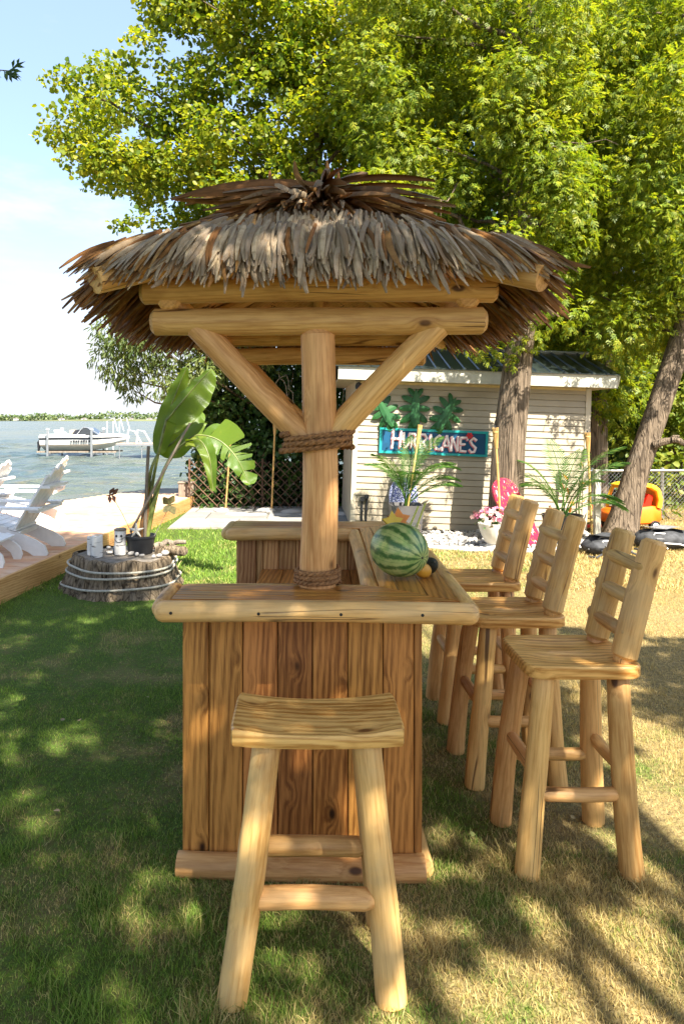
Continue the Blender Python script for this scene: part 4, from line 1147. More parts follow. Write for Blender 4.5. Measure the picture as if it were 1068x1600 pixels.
# ------------------------------------------------------------------ trees
M['maple_leaf'] = leafmat('maple_leaf', [(.075, .14, .012), (.15, .21, .016), (.22, .265, .018), (.31, .31, .025)], .58)
M['cedar_leaf'] = leafmat('cedar_spray', [(.09, .155, .016), (.155, .23, .018), (.225, .285, .02), (.31, .32, .03)], .55)
M['willow_leaf'] = leafmat('willow_leaf', [(.075, .12, .035), (.12, .165, .045), (.18, .21, .06)], .45)
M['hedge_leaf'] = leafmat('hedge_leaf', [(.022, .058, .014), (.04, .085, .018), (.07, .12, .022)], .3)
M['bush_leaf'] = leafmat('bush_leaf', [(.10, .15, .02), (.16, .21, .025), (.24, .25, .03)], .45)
def clumps_in(poly, Y0, Y1, n, r0, r1, flat=.75, mind=.0):
    xs = [p[0] for p in poly]; ys = [p[1] for p in poly]; out = []; tries = 0
    while len(out) < n and tries < n * 60:
        tries += 1
        x, y = random.uniform(min(xs), max(xs)), random.uniform(min(ys), max(ys))
        if not in_poly(np.array([x]), np.array([y]), poly)[0]: continue
        Y = random.uniform(Y0, Y1); p = at(x, y, Y); r = random.uniform(r0, r1)
        if mind and any((Vector(q[:3]) - p).length < mind for q in out): continue
        out.append((p.x, p.y, p.z, r, r, r * flat))
    return out
def tree(name, label, trunk_path, radii, clumps, leaf, per, size, bark, tmpl='leaf', origin=None, limbs=26, droop=0.0, up=.6, group=None, seed=1, extra_dead=0, flare=1.5):
    o0 = Vector(trunk_path[0]); t = thing(name, label, 'tree', o0, group=group)
    rel = [Vector(p) - o0 for p in trunk_path]
    trunk_mesh(rel, radii, seed=seed, flare=flare).build('trunk', M[bark], t, True, 60)
    mb = MB(); cs = [Vector(c[:3]) - o0 for c in clumps]
    sel = random.sample(cs, min(limbs, len(cs)))
    for c in sel:
        # leave the trunk below the clump
        best = min((rel[i].lerp(rel[i + 1], f) for i in range(len(rel) - 1) for f in (0, .25, .5, .75)), key=lambda p: abs((c.z - p.z) - .45 * (Vector((c.x - p.x, c.y - p.y))).length))
        L = (c - best).length
        limb_mb(mb, best, c, .018 + .013 * L, .008, .10)
    for k in range(extra_dead):
        c = random.choice(cs); e = c + Vector((random.uniform(-1, 1), random.uniform(-.8, 0), random.uniform(-.6, .6))); limb_mb(mb, c, e, .012, .004, .2, 5)
    if mb.v: tag(mb.build('limbs', M[bark], t, True, None), kind='stuff')
    rc = [(c[0] - o0.x, c[1] - o0.y, c[2] - o0.z, *c[3:]) for c in clumps]
    P, D, N, S = clump_leaves(rc, per, size, droop=droop, up=up)
    tv, tf = {'leaf': (LEAF_V, LEAF_F), 'spray': (SPRAY_V, SPRAY_F), 'narrow': (NARROW_V, LEAF_F)}[tmpl]
    cr = scatter('crown', tv, tf, P, D, N, S, M[leaf], t); tag(cr, kind='stuff')
    return t

maple_poly = [(262, -90), (236, 40), (206, 92), (118, 104), (85, 128), (118, 150), (160, 160), (110, 192), (76, 206), (80, 232), (145, 258), (165, 292), (214, 300), (228, 325), (205, 350), (300, 375), (420, 380), (720, 380), (740, -90)]
mc = clumps_in(maple_poly, 10.6, 13.2, 265, .28, .55, .7)
mc += [(*at(x, y, 11.2), r, r, r * .55) for x, y, r in ((84, 128, .22), (105, 118, .25), (130, 126, .28), (160, 118, .3), (120, 150, .2), (72, 212, .2), (95, 222, .25), (125, 232, .28), (155, 215, .3), (150, 250, .25), (180, 240, .3), (150, 278, .22), (172, 292, .22), (205, 350, .2), (195, 130, .3), (190, 100, .25), (225, 60, .28), (185, 352, .15), (215, 340, .2))]
tree('maple_tree', 'big bright maple rising behind the thatched roof, branches reaching out over the lake', [(.35, 13.4, 0), (.3, 13.2, 2.5), (.1, 12.6, 5), (.4, 12.2, 8), (.8, 12.2, 11)], [.30, .24, .18, .12, .05], mc, 'maple_leaf', 130, .086, 'bark_dark', limbs=34, seed=3)

cpA = [(560, -90), (560, 330), (650, 390), (690, 460), (720, 500), (790, 490), (850, 480), (880, 420), (900, 300), (900, -90)]
ca = clumps_in(cpA, 8.9, 10.8, 150, .3, .6, .8)
ca += [(*at(x, y, 9.0), r, r, r * .8) for x, y, r in ((735, 535, .22), (760, 548, .18), (800, 540, .2), (790, 566, .12), (825, 530, .2), (700, 520, .2))]
ca += clumps_in([(770, -60), (775, 500), (880, 500), (900, -60)], 8.35, 8.8, 26, .3, .5, .8)
tree('cedar_tree', 'tall cedar with a straight thick trunk in front of the shed', [(2.74, 9.2, 0), (2.80, 9.2, 1.3), (2.93, 9.2, 2.5), (3.08, 9.25, 4), (3.2, 9.4, 6.5), (3.1, 9.5, 9)], [.215, .20, .178, .155, .12, .05], ca, 'cedar_leaf', 105, .118, 'bark_cedar', 'spray', limbs=16, droop=.7, seed=5, extra_dead=7, flare=1.25)
cpB = [(880, -90), (880, 300), (870, 400), (900, 460), (960, 520), (1010, 540), (1060, 510), (1130, 510), (1180, -90)]
cb = clumps_in(cpB, 9.2, 11.5, 135, .3, .6, .8)
cb += clumps_in([(1010, 100), (1010, 440), (1130, 440), (1130, 100)], 8.6, 9.1, 14, .3, .5, .8)
TB = tree('cedar_tree', 'leaning cedar trunk in front of the toy car, at the far right', [(4.38, 9.45, 0), (4.62, 9.45, .9), (4.92, 9.45, 1.75), (5.4, 9.5, 3.1), (5.7, 9.7, 5), (5.8, 9.8, 8)], [.20, .168, .158, .148, .12, .05], cb, 'cedar_leaf', 105, .118, 'bark_cedar', 'spray', limbs=16, droop=.7, seed=9, extra_dead=7, flare=1.35)
mb = MB(); k0 = Vector((4.80, 9.30, 1.30)) - Vector((4.38, 9.45, 0))
limb_mb(mb, k0, k0 + Vector((.28, -.12, .10)), .06, .035, .15, 8); limb_mb(mb, k0 + Vector((.2, -.1, .07)), k0 + Vector((.36, -.18, .0)), .045, .03, .15, 8)
mb.build('branch_stub', M['bark_cedar'], TB, True)
cc = clumps_in([(800, 300), (800, 520), (900, 640), (1000, 660), (1010, 300)], 12.0, 13.6, 60, .4, .75, .8)
tree('cedar_tree', 'shaded cedar standing right behind the corner of the shed', [(5.35, 12.6, 0), (5.42, 12.6, 2), (5.7, 12.6, 4), (5.8, 12.7, 7)], [.24, .2, .17, .06], cc, 'cedar_leaf', 26, .2, 'bark_cedar', 'spray', limbs=18, droop=.6, seed=12)
wc = clumps_in([(165, 505), (150, 525), (175, 560), (215, 625), (250, 640), (300, 610), (340, 560), (430, 560), (430, 480), (200, 490)], 11.6, 12.8, 46, .22, .42, 1.0)
tree('willow_tree', 'drooping narrow leaved tree hanging over the lake, left of the bar roof', [(-.5, 13.9, 0), (-.6, 13.6, 2), (-1.2, 12.6, 3.4)], [.2, .16, .08], wc, 'willow_leaf', 150, .12, 'bark_dark', 'narrow', limbs=26, droop=1.0, seed=15)
# trees farther behind, closing the view to the right
for i, (poly, Y0, Y1, n, lab, base) in enumerate([
        ([(560, 100), (560, 640), (760, 640), (760, 100)], 15, 18, 60, 'dark broadleaf tree filling the gap behind the shed roof', (2.6, 16.5)),
        ([(760, 250), (760, 660), (960, 700), (960, 250)], 15.5, 18.5, 60, 'dark broadleaf tree beyond the shed, behind the leaning trunk', (6.4, 17)),
        ([(940, 150), (940, 700), (1130, 720), (1130, 150)], 16, 19, 70, 'broadleaf tree at the far right beyond the wire fence', (9.4, 17.5)),
        ([(560, -80), (560, 200), (1100, 200), (1100, -80)], 14, 16, 70, 'tall broadleaf tree whose top closes the sky above the cedars', (4.6, 15.4))]):
    cl = clumps_in(poly, Y0, Y1, n, .6, 1.1, .8)
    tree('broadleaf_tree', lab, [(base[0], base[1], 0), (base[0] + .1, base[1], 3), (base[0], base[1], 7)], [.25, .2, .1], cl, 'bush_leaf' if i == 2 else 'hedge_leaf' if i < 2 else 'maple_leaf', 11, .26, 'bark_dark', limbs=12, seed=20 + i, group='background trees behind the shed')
for i, (x, y, lab) in enumerate(((12.6, 15.5, 'round tree just beyond the right edge, nearest the wire fence'), (16.8, 18.5, 'second round tree past the right edge, beyond the lawn'), (22.0, 19.0, 'third round tree past the right edge, beyond the lawn'), (28.0, 21.0, 'last round tree of the belt past the right edge'))):
    cl = [(x + random.uniform(-2.2, 2.2), y + random.uniform(-1.5, 1.5), random.uniform(.8, 7.5), *([random.uniform(.8, 1.2)] * 3)) for _ in range(46)]
    tree('broadleaf_tree', lab, [(x, y, 0), (x + .1, y, 3), (x, y, 7)], [.28, .22, .1], cl, 'bush_leaf', 9, .28, 'bark_dark', limbs=10, seed=70 + i, group='background trees behind the shed')
def bush(name, label, clumps, leaf, per, size, tmpl='leaf', up=.5, group=None, base=None):
    c0 = base or Vector((sum(c[0] for c in clumps) / len(clumps), sum(c[1] for c in clumps) / len(clumps), 0))
    t = thing(name, label, 'hedge' if name == 'hedge' else 'bush', c0, group=group)
    rc = [(c[0] - c0.x, c[1] - c0.y, c[2] - c0.z, *c[3:]) for c in clumps]
    P, D, N, S = clump_leaves(rc, per, size, up=up)
    tv, tf = {'leaf': (LEAF_V, LEAF_F), 'spray': (SPRAY_V, SPRAY_F), 'narrow': (NARROW_V, LEAF_F)}[tmpl]
    o = scatter('foliage', tv, tf, P, D, N, S, M[leaf], t); tag(o, kind='stuff')
    mb = MB()
    for c in rc[::3]: limb_mb(mb, (c[0] * .5, c[1] * .6 + .1, -.0 if c0.z == 0 else -.3), c[:3], .018, .006, .15, 5)
    tag(mb.build('branches', M['bark_dark'], t, True, None), kind='stuff')
    return t
hc = clumps_in([(318, 560), (318, 800), (560, 800), (560, 550)], 12.75, 13.6, 150, .26, .5, .9)
hc += clumps_in([(322, 600), (312, 800), (400, 800), (400, 590)], 12.7, 13.2, 34, .26, .4, .9)
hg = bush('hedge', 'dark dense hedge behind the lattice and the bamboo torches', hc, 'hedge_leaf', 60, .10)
mb = MB()
for (a, b) in (((436, 580), (452, 640)), ((447, 585), (466, 655)), ((535, 600), (528, 700)), ((540, 640), (545, 760)), ((430, 600), (447, 585))):
    A, B = at(*a, 12.55), at(*b, 12.5); limb_mb(mb, A - hg.location, B - hg.location, .012, .008, .12, 6)
mb.build('bare_twigs', M['grey_wood'], hg, True, None)
bush('bush', 'low leafy bush growing on the shore at the end of the deck', [(*at(x, y, 13.0), r, r, r) for x, y, r in ((318, 760, .28), (325, 785, .3), (335, 735, .25), (312, 790, .2), (345, 770, .3), (322, 720, .16))], 'bush_leaf', 70, .085)
bush('bush', 'sunny yellow green bush at the right edge behind the wire fence', clumps_in([(1005, 610), (985, 700), (1000, 800), (1130, 810), (1130, 600)], 12.6, 14, 46, .3, .5), 'bush_leaf', 50, .11)
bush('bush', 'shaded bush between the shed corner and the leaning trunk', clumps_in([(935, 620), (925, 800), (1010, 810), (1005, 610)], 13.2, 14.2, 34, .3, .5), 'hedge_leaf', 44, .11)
bush('bush', 'low pale green weeds along the foot of the wire fence', [(5.0 + i * .26, 11.15 + random.uniform(-.1, .1), .1, .2, .14, .14) for i in range(13)], 'bush_leaf', 60, .11, 'narrow', .2)

# trees behind the camera that shade the foreground
def shade_want(x, y):
    if x < -2.2 and y < 8.2: return 1.0
    if y > 6.4 or (x > .9 and y > 4.6 + .2 * x): return 0.0
    if x > -.2 and y < 2.05: return .3
    if x < .45: return 1.0 if y < 5.5 else .55
    if y < 2.4: return .14
    if y < 2.8: return .32
    if x > 1.3 and y > 3.4: return .5
    if x > 1.5: return .45
    return .78
left_c, right_c = [], []
gx = -5.0
while gx < 4.6:
    gy = 0.2
    while gy < 8.4:
        x, y = gx + random.uniform(-.25, .25), gy + random.uniform(-.25, .25)
        if random.random() < shade_want(x, y):
            z = random.uniform(5.2, 7.6); p = Vector((x, y, 0)) + SUN_DIR * (z / SUN_DIR.z)
            if p.y < (p.z - 1.65) / .62 - .8 or p.x < -.46 * p.y - .9:
                (left_c if x < -.2 else right_c).append((p.x, p.y, p.z, .42, .42, .3))
                if x < -2.2 and y > 6: left_c.append((p.x + .2 + .39, p.y + .2 - .73, p.z + 1, .45, .45, .3))
        gy += .46
    gx += .46
tree('cedar_tree', 'large cedar to the left of the viewer whose twig enters the top left corner', [(-4.6, .2, 0), (-4.5, .1, 2.5), (-4.0, -.6, 5), (-2.5, -1.8, 7)], [.34, .28, .2, .1], left_c, 'cedar_leaf', 80, .17, 'bark_cedar', 'spray', limbs=24, seed=31)
tree('broadleaf_tree', 'large broadleaf tree behind the viewer that dapples the lawn', [(4.6, -4.4, 0), (4.4, -4.2, 3), (3.4, -3.6, 5.5), (2.4, -3.2, 7.2)], [.32, .26, .18, .1], right_c, 'maple_leaf', 75, .14, 'bark_dark', limbs=24, seed=33)
tw = thing('cedar_twig', 'dark cedar twig hanging into the top left corner of the sky', 'twig', (-2.2, 2.9, 3.35))
mb = MB(); mb.tube([(-1.9, -2.4, 1.4), (-.8, -1.2, .5), (0, 0, 0), (.5, .05, -.16), (.93, .1, -.17)], [.03, .02, .009, .005, .002], 6); mb.build('stem', M['bark_cedar'], tw, True)
n = 34; tt = RNG.random(n); P = np.stack([.15 + .78 * tt, .02 + .08 * tt, -.10 - .07 * tt], -1); sd = np.where(RNG.random(n) < .5, -1., 1.)
o = scatter('sprays', SPRAY_V, SPRAY_F, P, np.stack([np.ones(n), RNG.normal(size=n) * .3, sd * .7], -1), np.tile([0, -1., .2], (n, 1)) + .3 * RNG.normal(size=(n, 3)), .055 + .03 * RNG.random(n), M['hedge_leaf'], tw); tag(o, kind='stuff')

# ------------------------------------------------------------------ lattice fence and stones in front of the hedge
LF = thing('lattice_fence', 'low rustic diagonal lattice fence of thin sticks in front of the hedge', 'fence', (-2.05, 12.42, 0))
M['stick'] = wood('brown_stick', lin('34261c'), lin('6a5240'), lin('20150d'), .3, .4, .9, .2)
Wl, Hl, sp = 2.75, .88, .165
for s in (-1, 1):
    c = -Hl
    while c < Wl + Hl:
        # line x = c + s*z (or mirrored), clipped to the panel
        pts = []
        if s > 0: z0, z1 = max(.02, -c), min(Hl, Wl - c)
        else: z0, z1 = max(.02, c - Wl), min(Hl, c)
        if z1 - z0 > .08:
            a = (c + s * z0, .012 * s, z0); b = (c + s * z1, .012 * s, z1)
            log('slat', a, b, .0085, .008, 'stick', LF, 'flat', 6, .05)
        c += sp
for x in (0.02, 1.35, 2.72): log('post', (x, .04, -.02), (x, .04, .93), .022, .02, 'stick', LF, 'flat', 8)
for i, (px_, py_, w, h) in enumerate([(346, 801, .30, .11), (372, 806, .50, .07), (400, 806, .34, .06), (415, 801, .36, .10), (440, 806, .34, .06), (457, 803, .40, .10), (478, 806, .3, .07), (530, 806, .45, .08)]):
    p = on_ground(px_, py_ + 1); o = pebble_mesh(60 + i, 12).build('stone', M['pebble'], None, True, 60, (p.x, p.y, h * .42)); o.scale = (w / 2, .14, h * .75)
    o.rotation_euler = (0, 0, random.uniform(-.2, .2))
    tag(o, 'flat stone at the lattice foot, %s' % ['leftmost', 'long and low, second from the left', 'third from the left', 'under the bamboo torch nearest the bar', 'just right of the bamboo torch nearest the bar', 'tall, close left of the bar post', 'hidden behind the bar post', 'rightmost, beside the shed corner'][i], 'stone', 'stones along the lattice')

# ------------------------------------------------------------------ wire fence
WF = thing('wire_fence', 'galvanised chain link fence behind the leaning trunk', 'fence', (4.75, 11.25, 0))
MB().tube([(0, 0, .80), (5, .3, .80)], .02, 8).build('top_rail', M['steel'], WF, True)
for x in (.05, 1.25, 3.2, 4.95): MB().lathe([(.028, 0), (.028, .80), (.034, .81), (.03, .84), (.0, .85)], 10, (x, x * .06 + .03, 0)).build('post', M['steel'], WF, True, 40)
v, f = [], []
for s in (-1, 1):
    c = -.8
    while c < 5.8:
        z0, z1 = (max(.02, -c), min(.79, 5 - c)) if s > 0 else (max(.02, c - 5), min(.79, c))
        if z1 > z0:
            for dx, dy in ((0, 0),):
                xa, xb = c + s * z0, c + s * z1; b = len(v); w = .0028
                v += [(xa - w, xa * .06, z0), (xa + w, xa * .06, z0), (xb + w, xb * .06, z1), (xb - w, xb * .06, z1), (xa, xa * .06 + w, z0), (xa, xa * .06 - w, z0), (xb, xb * .06 - w, z1), (xb, xb * .06 + w, z1)]
                f += [(b, b + 1, b + 2, b + 3), (b + 4, b + 5, b + 6, b + 7)]
        c += .066
o = bpy.data.objects.new('wire_mesh', fastmesh('wire_mesh', np.array(v), np.array(f), M['steel'])); link(o, WF); tag(o, kind='stuff')

# ------------------------------------------------------------------ toy car
TC = thing('toy_car', 'orange and yellow plastic ride-on toy car behind the leaning trunk', 'toy car', (4.93, 10.25, 0), (0, 0, .15))
M['orange'] = paint('orange_plastic', lin('e8741a'), .35, .08, 4); M['yellow'] = paint('yellow_plastic', lin('f2bb2e'), .35, .06, 4)
M['toy_red'] = paint('red_toy_plastic', lin('d22a14'), .35, .08)
rings = []
for x, zt, zb, w in ((-.40, .24, .14, .15), (-.38, .28, .11, .19), (-.25, .33, .09, .215), (0, .34, .09, .22), (.22, .36, .09, .22), (.33, .36, .10, .21), (.38, .32, .13, .19), (.395, .25, .17, .16)):
    rings.append([(x, -w, zb + .03), (x, -w * .8, zb), (x, w * .8, zb), (x, w, zb + .03), (x, w, zt - .05), (x, w * .85, zt), (x, -w * .85, zt), (x, -w, zt - .05)])
MB().loft(rings).build('body', M['orange'], TC, True, 50)
prof = [(.355, .33), (.375, .46), (.35, .57), (.28, .645), (.17, .675), (.0, .68), (-.12, .665), (-.17, .64)]
rings = []
for i, (x, z) in enumerate(prof):
    a = Vector((prof[min(i + 1, 7)][0] - prof[max(i - 1, 0)][0], prof[min(i + 1, 7)][1] - prof[max(i - 1, 0)][1])).normalized(); nx_, nz_ = a.y, -a.x
    t_ = .028
    rings.append([(x + nx_ * t_, -.19, z + nz_ * t_), (x + nx_ * t_ * 1.2, 0, z + nz_ * t_ * 1.2), (x + nx_ * t_, .19, z + nz_ * t_), (x - nx_ * t_, .20, z - nz_ * t_), (x - nx_ * t_, -.20, z - nz_ * t_)])
MB().loft(rings).build('roof', M['yellow'], TC, True, 50)
for sy in (-1, 1):
    MB().tube([(-.15, sy * .18, .655), (-.21, sy * .19, .5), (-.25, sy * .19, .32)], .028, 10).build('pillar', M['yellow'], TC, True)
    MB().tube([(.33, sy * .20, .34), (.35, sy * .20, .46), (.31, sy * .19, .60), (.2, sy * .18, .66)], .042, 10).build('pillar', M['yellow'], TC, True)
    for x in (-.25, .25):
        wh = MB().tube([(x, sy * .215 - .03, .075), (x, sy * .215 + .03, .075)], .078, 18).build('wheel', M['black'], TC, True, 40)
        MB().tube([(x, sy * .215 - .034, .075), (x, sy * .215 + .034, .075)], .045, 14).build('hub', M['white_paint'], wh, True, 40)
MB().prism([(-.02, .3), (.22, .3), (.28, .52), (.20, .54), (.14, .40), (-.02, .37)], lambda p: (p[0], -.15, p[1]), lambda p: (p[0], .15, p[1])).build('seat', M['toy_red'], TC)
MB().tube([(-.18 + .05 * math.cos(a), .09 * math.sin(a), .42 + .05 * math.cos(a)) for a in [i * math.pi / 8 for i in range(17)]], .012, 6).build('steering_wheel', M['black'], TC, True)
# red plastic garden toy left of the trunk
rk = thing('toy_scooter', 'small red plastic toy lying left of the leaning trunk', 'toy', (4.20, 10.15, 0), (0, 0, .2))
MB().box(-.22, .25, -.07, .07, .05, .085).build('deck', M['toy_red'], rk)
MB().tube([(-.2, 0, .07), (-.16, 0, .36)], .02, 8).build('stem', M['toy_red'], rk, True)
MB().tube([(-.16, -.14, .36), (-.16, .14, .37)], .018, 8).build('handlebar', M['toy_red'], rk, True)
for x in (-.2, .22): MB().tube([(x, -.025, .05), (x, .025, .05)], .05, 14).build('wheel', M['black'], rk, True, 40)

# bags on the grass
M['bag'] = paint('dark_grey_fabric', (.055, .057, .063), .7, .35, 14, .3); M['bag_light'] = paint('light_grey_fabric', (.25, .25, .26), .6, .3, 10, .3)
def bag(label, loc, rz, sx, sy, sz, seed, panel):
    rr = random.Random(seed); t = thing('bag', label, 'bag', loc, (0, 0, rz))
    prof = []
    rings = []
    for i in range(9):
        x = -1 + 2 * i / 8; k = (1 - abs(x) ** 3) ** .5 if abs(x) < 1 else .0; k = max(.25, k)
        top = sz * (k * (.85 + .25 * rr.random())); ring = []
        for j in range(12):
            a = 2 * math.pi * j / 12; c_, s_ = math.cos(a), math.sin(a)
            z = max(0, sz * .42 + s_ * top * .55 + rr.uniform(-.015, .015)); ring.append((x * sx + rr.uniform(-.01, .01), c_ * sy * k * (1 + rr.uniform(-.08, .08)), z))
        rings.append(ring)
    b = MB().loft(rings).build('body', M['bag'], t, True, 60); 
    for k in range(4):
        y = -sy * (.3 + .25 * k); z = sz * (.95 - .2 * k)
        MB().tube([(-sx * .9 + .1 * k, y * .9 - .02, z * .35), (-sx * .4, y - .03, z * .95 + .02 * rr.random()), (.1 * sx * k, y - .02, z), (sx * .8, y * .9 - .03, z * .45)], .009, 6).build('piping', M['white_paint'] if k % 2 else M['bag_light'], t, True)
    MB().loft([[(x * sx * .7, -sy * .2 + yy, sz * (.98 + .06 * math.sin(x * 4 + yy * 9)) + .012) for yy in (-.1, 0, .1)] for x in (-1, -.5, 0, .5, 1)], closed=False).build('flap', M[panel], t, True)
    for s in (-1, 1): MB().tube([(s * sx * .5, -sy * .7, sz * .4), (s * sx * .62, -sy * 1.25, sz * .25), (s * sx * .95, -sy * 1.35, .02), (s * sx * 1.15, -sy * .9, .02)], .012, 6).build('strap', M['bag'], t, True)
    return t
bag('dark grey bag with pale piping slumped at the foot of the leaning trunk', (3.72, 8.35, 0), .15, .30, .20, .24, 3, 'bag')
bag('grey and silver bag lying on the grass at the far right edge', (4.62, 8.75, 0), -.1, .36, .22, .27, 8, 'bag_light')

# ------------------------------------------------------------------ stump planter
ST = thing('stump', 'broad ridged tree stump bound with three turns of white rope', 'tree stump', (-1.72, 6.72, 0))
rs = random.Random(5); ph = [rs.uniform(0, 6.28) for _ in range(8)]
def stump_r(a, z):
    k = 1 + .05 * math.sin(2 * a + ph[0]) + .045 * math.sin(3 * a + ph[1]) + .03 * math.sin(5 * a + ph[2])
    k += .018 * math.sin(23 * a + ph[3] + 3 * z) + .014 * math.sin(37 * a + ph[4] - 6 * z) + .012 * math.sin(51 * a + ph[5] + 9 * z)
    k -= .05 * max(0, math.cos(a + 1.35)) ** 30          # dark seam in the front
    return k
mb = MB(); N = 150; rings = []
for z, r in ((-.02, .615), (.03, .585), (.09, .555), (.16, .53), (.23, .515), (.29, .505), (.318, .50), (.33, .485), (.334, .46)):
    rings.append([(r * stump_r(2 * math.pi * j / N, z) * math.cos(2 * math.pi * j / N) * (1.0 + (.06 if math.cos(2 * math.pi * j / N) < 0 else 0) * (1 - z / .33)), r * .92 * stump_r(2 * math.pi * j / N, z) * math.sin(2 * math.pi * j / N), z + (.012 * math.sin(9 * 2 * math.pi * j / N + ph[6]) if z > .25 else 0)) for j in range(N)])
mb.loft(rings, False, False).build('bark', M['bark_stump'], ST, True, 50)
MB().lathe([(.47, .318), (.44, .326), (.25, .322), (.0, .318)], 60, wob=stump_r, fy=.92).build('cut_top', paint('old_stump_top', (.24, .205, .165), .9, .3, 12, .5), ST, True)
for zc, tl, ph_ in ((.262, .02, .3), (.205, .028, 1.1), (.075, .035, 2.2)):
    pts = []
    for i in range(81):
        a = 2 * math.pi * i / 80; z = zc + tl * math.sin(a + ph_) ; r = np.interp(z, [0, .05, .16, .3], [.60, .575, .53, .505]) * (1 + .05 * math.sin(2 * a + ph[0]) + .045 * math.sin(3 * a + ph[1]) + .03 * math.sin(5 * a + ph[2])) + .018
        pts.append((r * math.cos(a) * (1.03 if math.cos(a) < 0 else 1), r * .92 * math.sin(a), z))
    MB().tube(pts, .0105, 7).build('rope', M['white_rope'], ST, True)
TOPZ = .328
def birch_mat():
    t = NT('birch_bark'); v = t.obj_coords(); a = t.noise(t.vmul(v, (1, 1, 7)), 7, 3, .6); b = t.noise(v, 25, 4)
    c = t.mixc(t.rng(a, .58, .66), (.66, .64, .60), (.10, .085, .075)); c = t.mixc(t.rng(b, .5, .8, 0, .4), c, (.42, .38, .33))
    return t.done(t.bsdf(c, .7, t.bump(b, .2, .004), .2))
M['birch'] = birch_mat()
def birch(label, x, y, h, r, face=False):
    t = thing('birch_log', label, 'birch log', (x, y, TOPZ), group='birch logs on the stump')
    MB().lathe([(r * .98, 0), (r * 1.02, h * .3), (r * .98, h * .7), (r, h - .004), (r * .96, h)], 22).build('log', M['birch'], t, True, 40)
    MB().lathe([(r * .93, h - .001), (.002, h + .0015)], 22).build('cut_face', M['endgrain'], t)
    if face:
        MB().lathe([(r * 1.05, h - .0), (r * 1.08, h + .012), (r * .9, h + .02), (.01, h + .022)], 22).build('cap', M['grey_wood'], t, True, 40)
        for s in (-1, 1): MB().lathe([(.0115, 0), (.0115, .004), (.002, .006)], 10).build('eye', M['black'], t, loc=(s * .024, -r * .93, h * .80), rot=(R(90), 0, 0))
        MB().tube([(.036 * math.sin(a), -r * math.sqrt(max(0, 1 - (.036 * math.sin(a) / r) ** 2)) - .001, h * .66 - .03 * math.cos(a)) for a in [R(-65 + 13 * i) for i in range(11)]], .0035, 6).build('smile', M['black'], t, True)
birch('plain white birch log standing at the front of the stump', -1.955, 6.56, .205, .052)
birch('short dark spotted birch log tucked behind the plain one', -2.04, 6.66, .18, .042)
birch('birch log with a drawn smiling face beside the black pot', -1.765, 6.68, .235, .056, True)
i = 0
for (px_, py_, s, lab) in [(231, 862, .075, 'largest rounded brown stone right of the black pot'), (247, 860, .05, 'grey stone against the right side of the black pot'), (178, 864, .04, 'biggest pebble between the two tall birch logs'), (186, 866, .036, 'pebble touching the left foot of the smiling birch log'), (171, 866, .034, 'pebble touching the right foot of the plain birch log'), (197, 865, .038, 'pebble right below the smiling birch log'), (205, 868, .036, 'pebble below the left edge of the black pot'), (214, 869, .034, 'pebble in front of the middle of the black pot'), (181, 858, .032, 'pebble behind others between the birch logs'), (258, 868, .045, 'larger grey pebble beside the driftwood root'), (249, 871, .034, 'pebble at the front rim, right of the brown stone'), (240, 872, .03, 'small pebble at the rim below the brown stone'), (170, 858, .03, 'rear pebble close behind the plain birch log'), (148, 868, .03, 'lone pebble left of the plain birch log'), (222, 870, .028, 'tiny pebble left of the brown stone'), (266, 860, .04, 'rightmost pebble, lying under the driftwood')]:
    Y = (EYE - TOPZ) * F / (py_ - 655); X = (px_ - 470) / F * Y
    o = pebble_mesh(80 + i, 12).build('pebble', paint('brown_stone', (.36, .24, .17), .8, .25, 18, .2) if i == 0 else M['pebble'], None, True, 60, (X, Y, TOPZ + s * .55)); o.scale = (s, s * .8, s * .8); o.rotation_euler = (0, 0, i * .7)
    tag(o, lab + (' on the stump' if i > 1 else ''), 'pebble', 'pebbles on the stump' if i > 1 else None); i += 1
dw = thing('driftwood', 'gnarled piece of dark driftwood on the right rim of the stump', 'driftwood', (-1.30, 6.78, TOPZ))
mb = MB(); limb_mb(mb, (-.16, .04, .05), (.15, .06, .09), .035, .02, .12, 9, 8); mb.build('branch', M['grey_wood'], dw, True)
mb = MB(); limb_mb(mb, (-.10, .0, .0), (.17, -.18, .05), .06, .045, .12, 9, 8); mb.build('root', M['bark_stump'], dw, True)
pot = thing('plant_pot', 'round black plastic pot holding the banana plant on the stump', 'plant pot', (-1.585, 6.76, TOPZ))
MB().lathe([(.115, 0), (.142, .155), (.15, .158), (.15, .178), (.14, .178), (.13, .145)], 28).build('body', M['black'], pot, True, 40)
MB().lathe([(.133, .142), (.1, .15), (0, .155)], 20).build('soil', M['soil'], pot)

# banana plant
BN = thing('banana_plant', 'tall banana plant with broad glossy leaves and one torn arching leaf', 'banana plant', (-1.585, 6.76, TOPZ + .15))
M['banana'] = leafmat('banana_leaf', [(.09, .17, .022), (.13, .215, .024), (.19, .235, .03)], .5, .32, True)
M['banana_stem'] = paint('banana_stalk', lin('77803f'), .5, .3, 10)
BO = Vector((-1.585, 6.76, TOPZ + .15))
def bezier_path(pts, n=24):
    P = [Vector(p) for p in pts]; out = []
    for i in range(n + 1):
        t = i / n * (len(P) - 1); k = min(len(P) - 2, int(t)); f = t - k
        p0, p1, p2, p3 = P[max(0, k - 1)], P[k], P[k + 1], P[min(len(P) - 1, k + 2)]
        out.append(.5 * ((2 * p1) + (p2 - p0) * f + (2 * p0 - 5 * p1 + 4 * p2 - p3) * f * f + (3 * p1 - p0 - 3 * p2 + p3) * f ** 3))
    return out
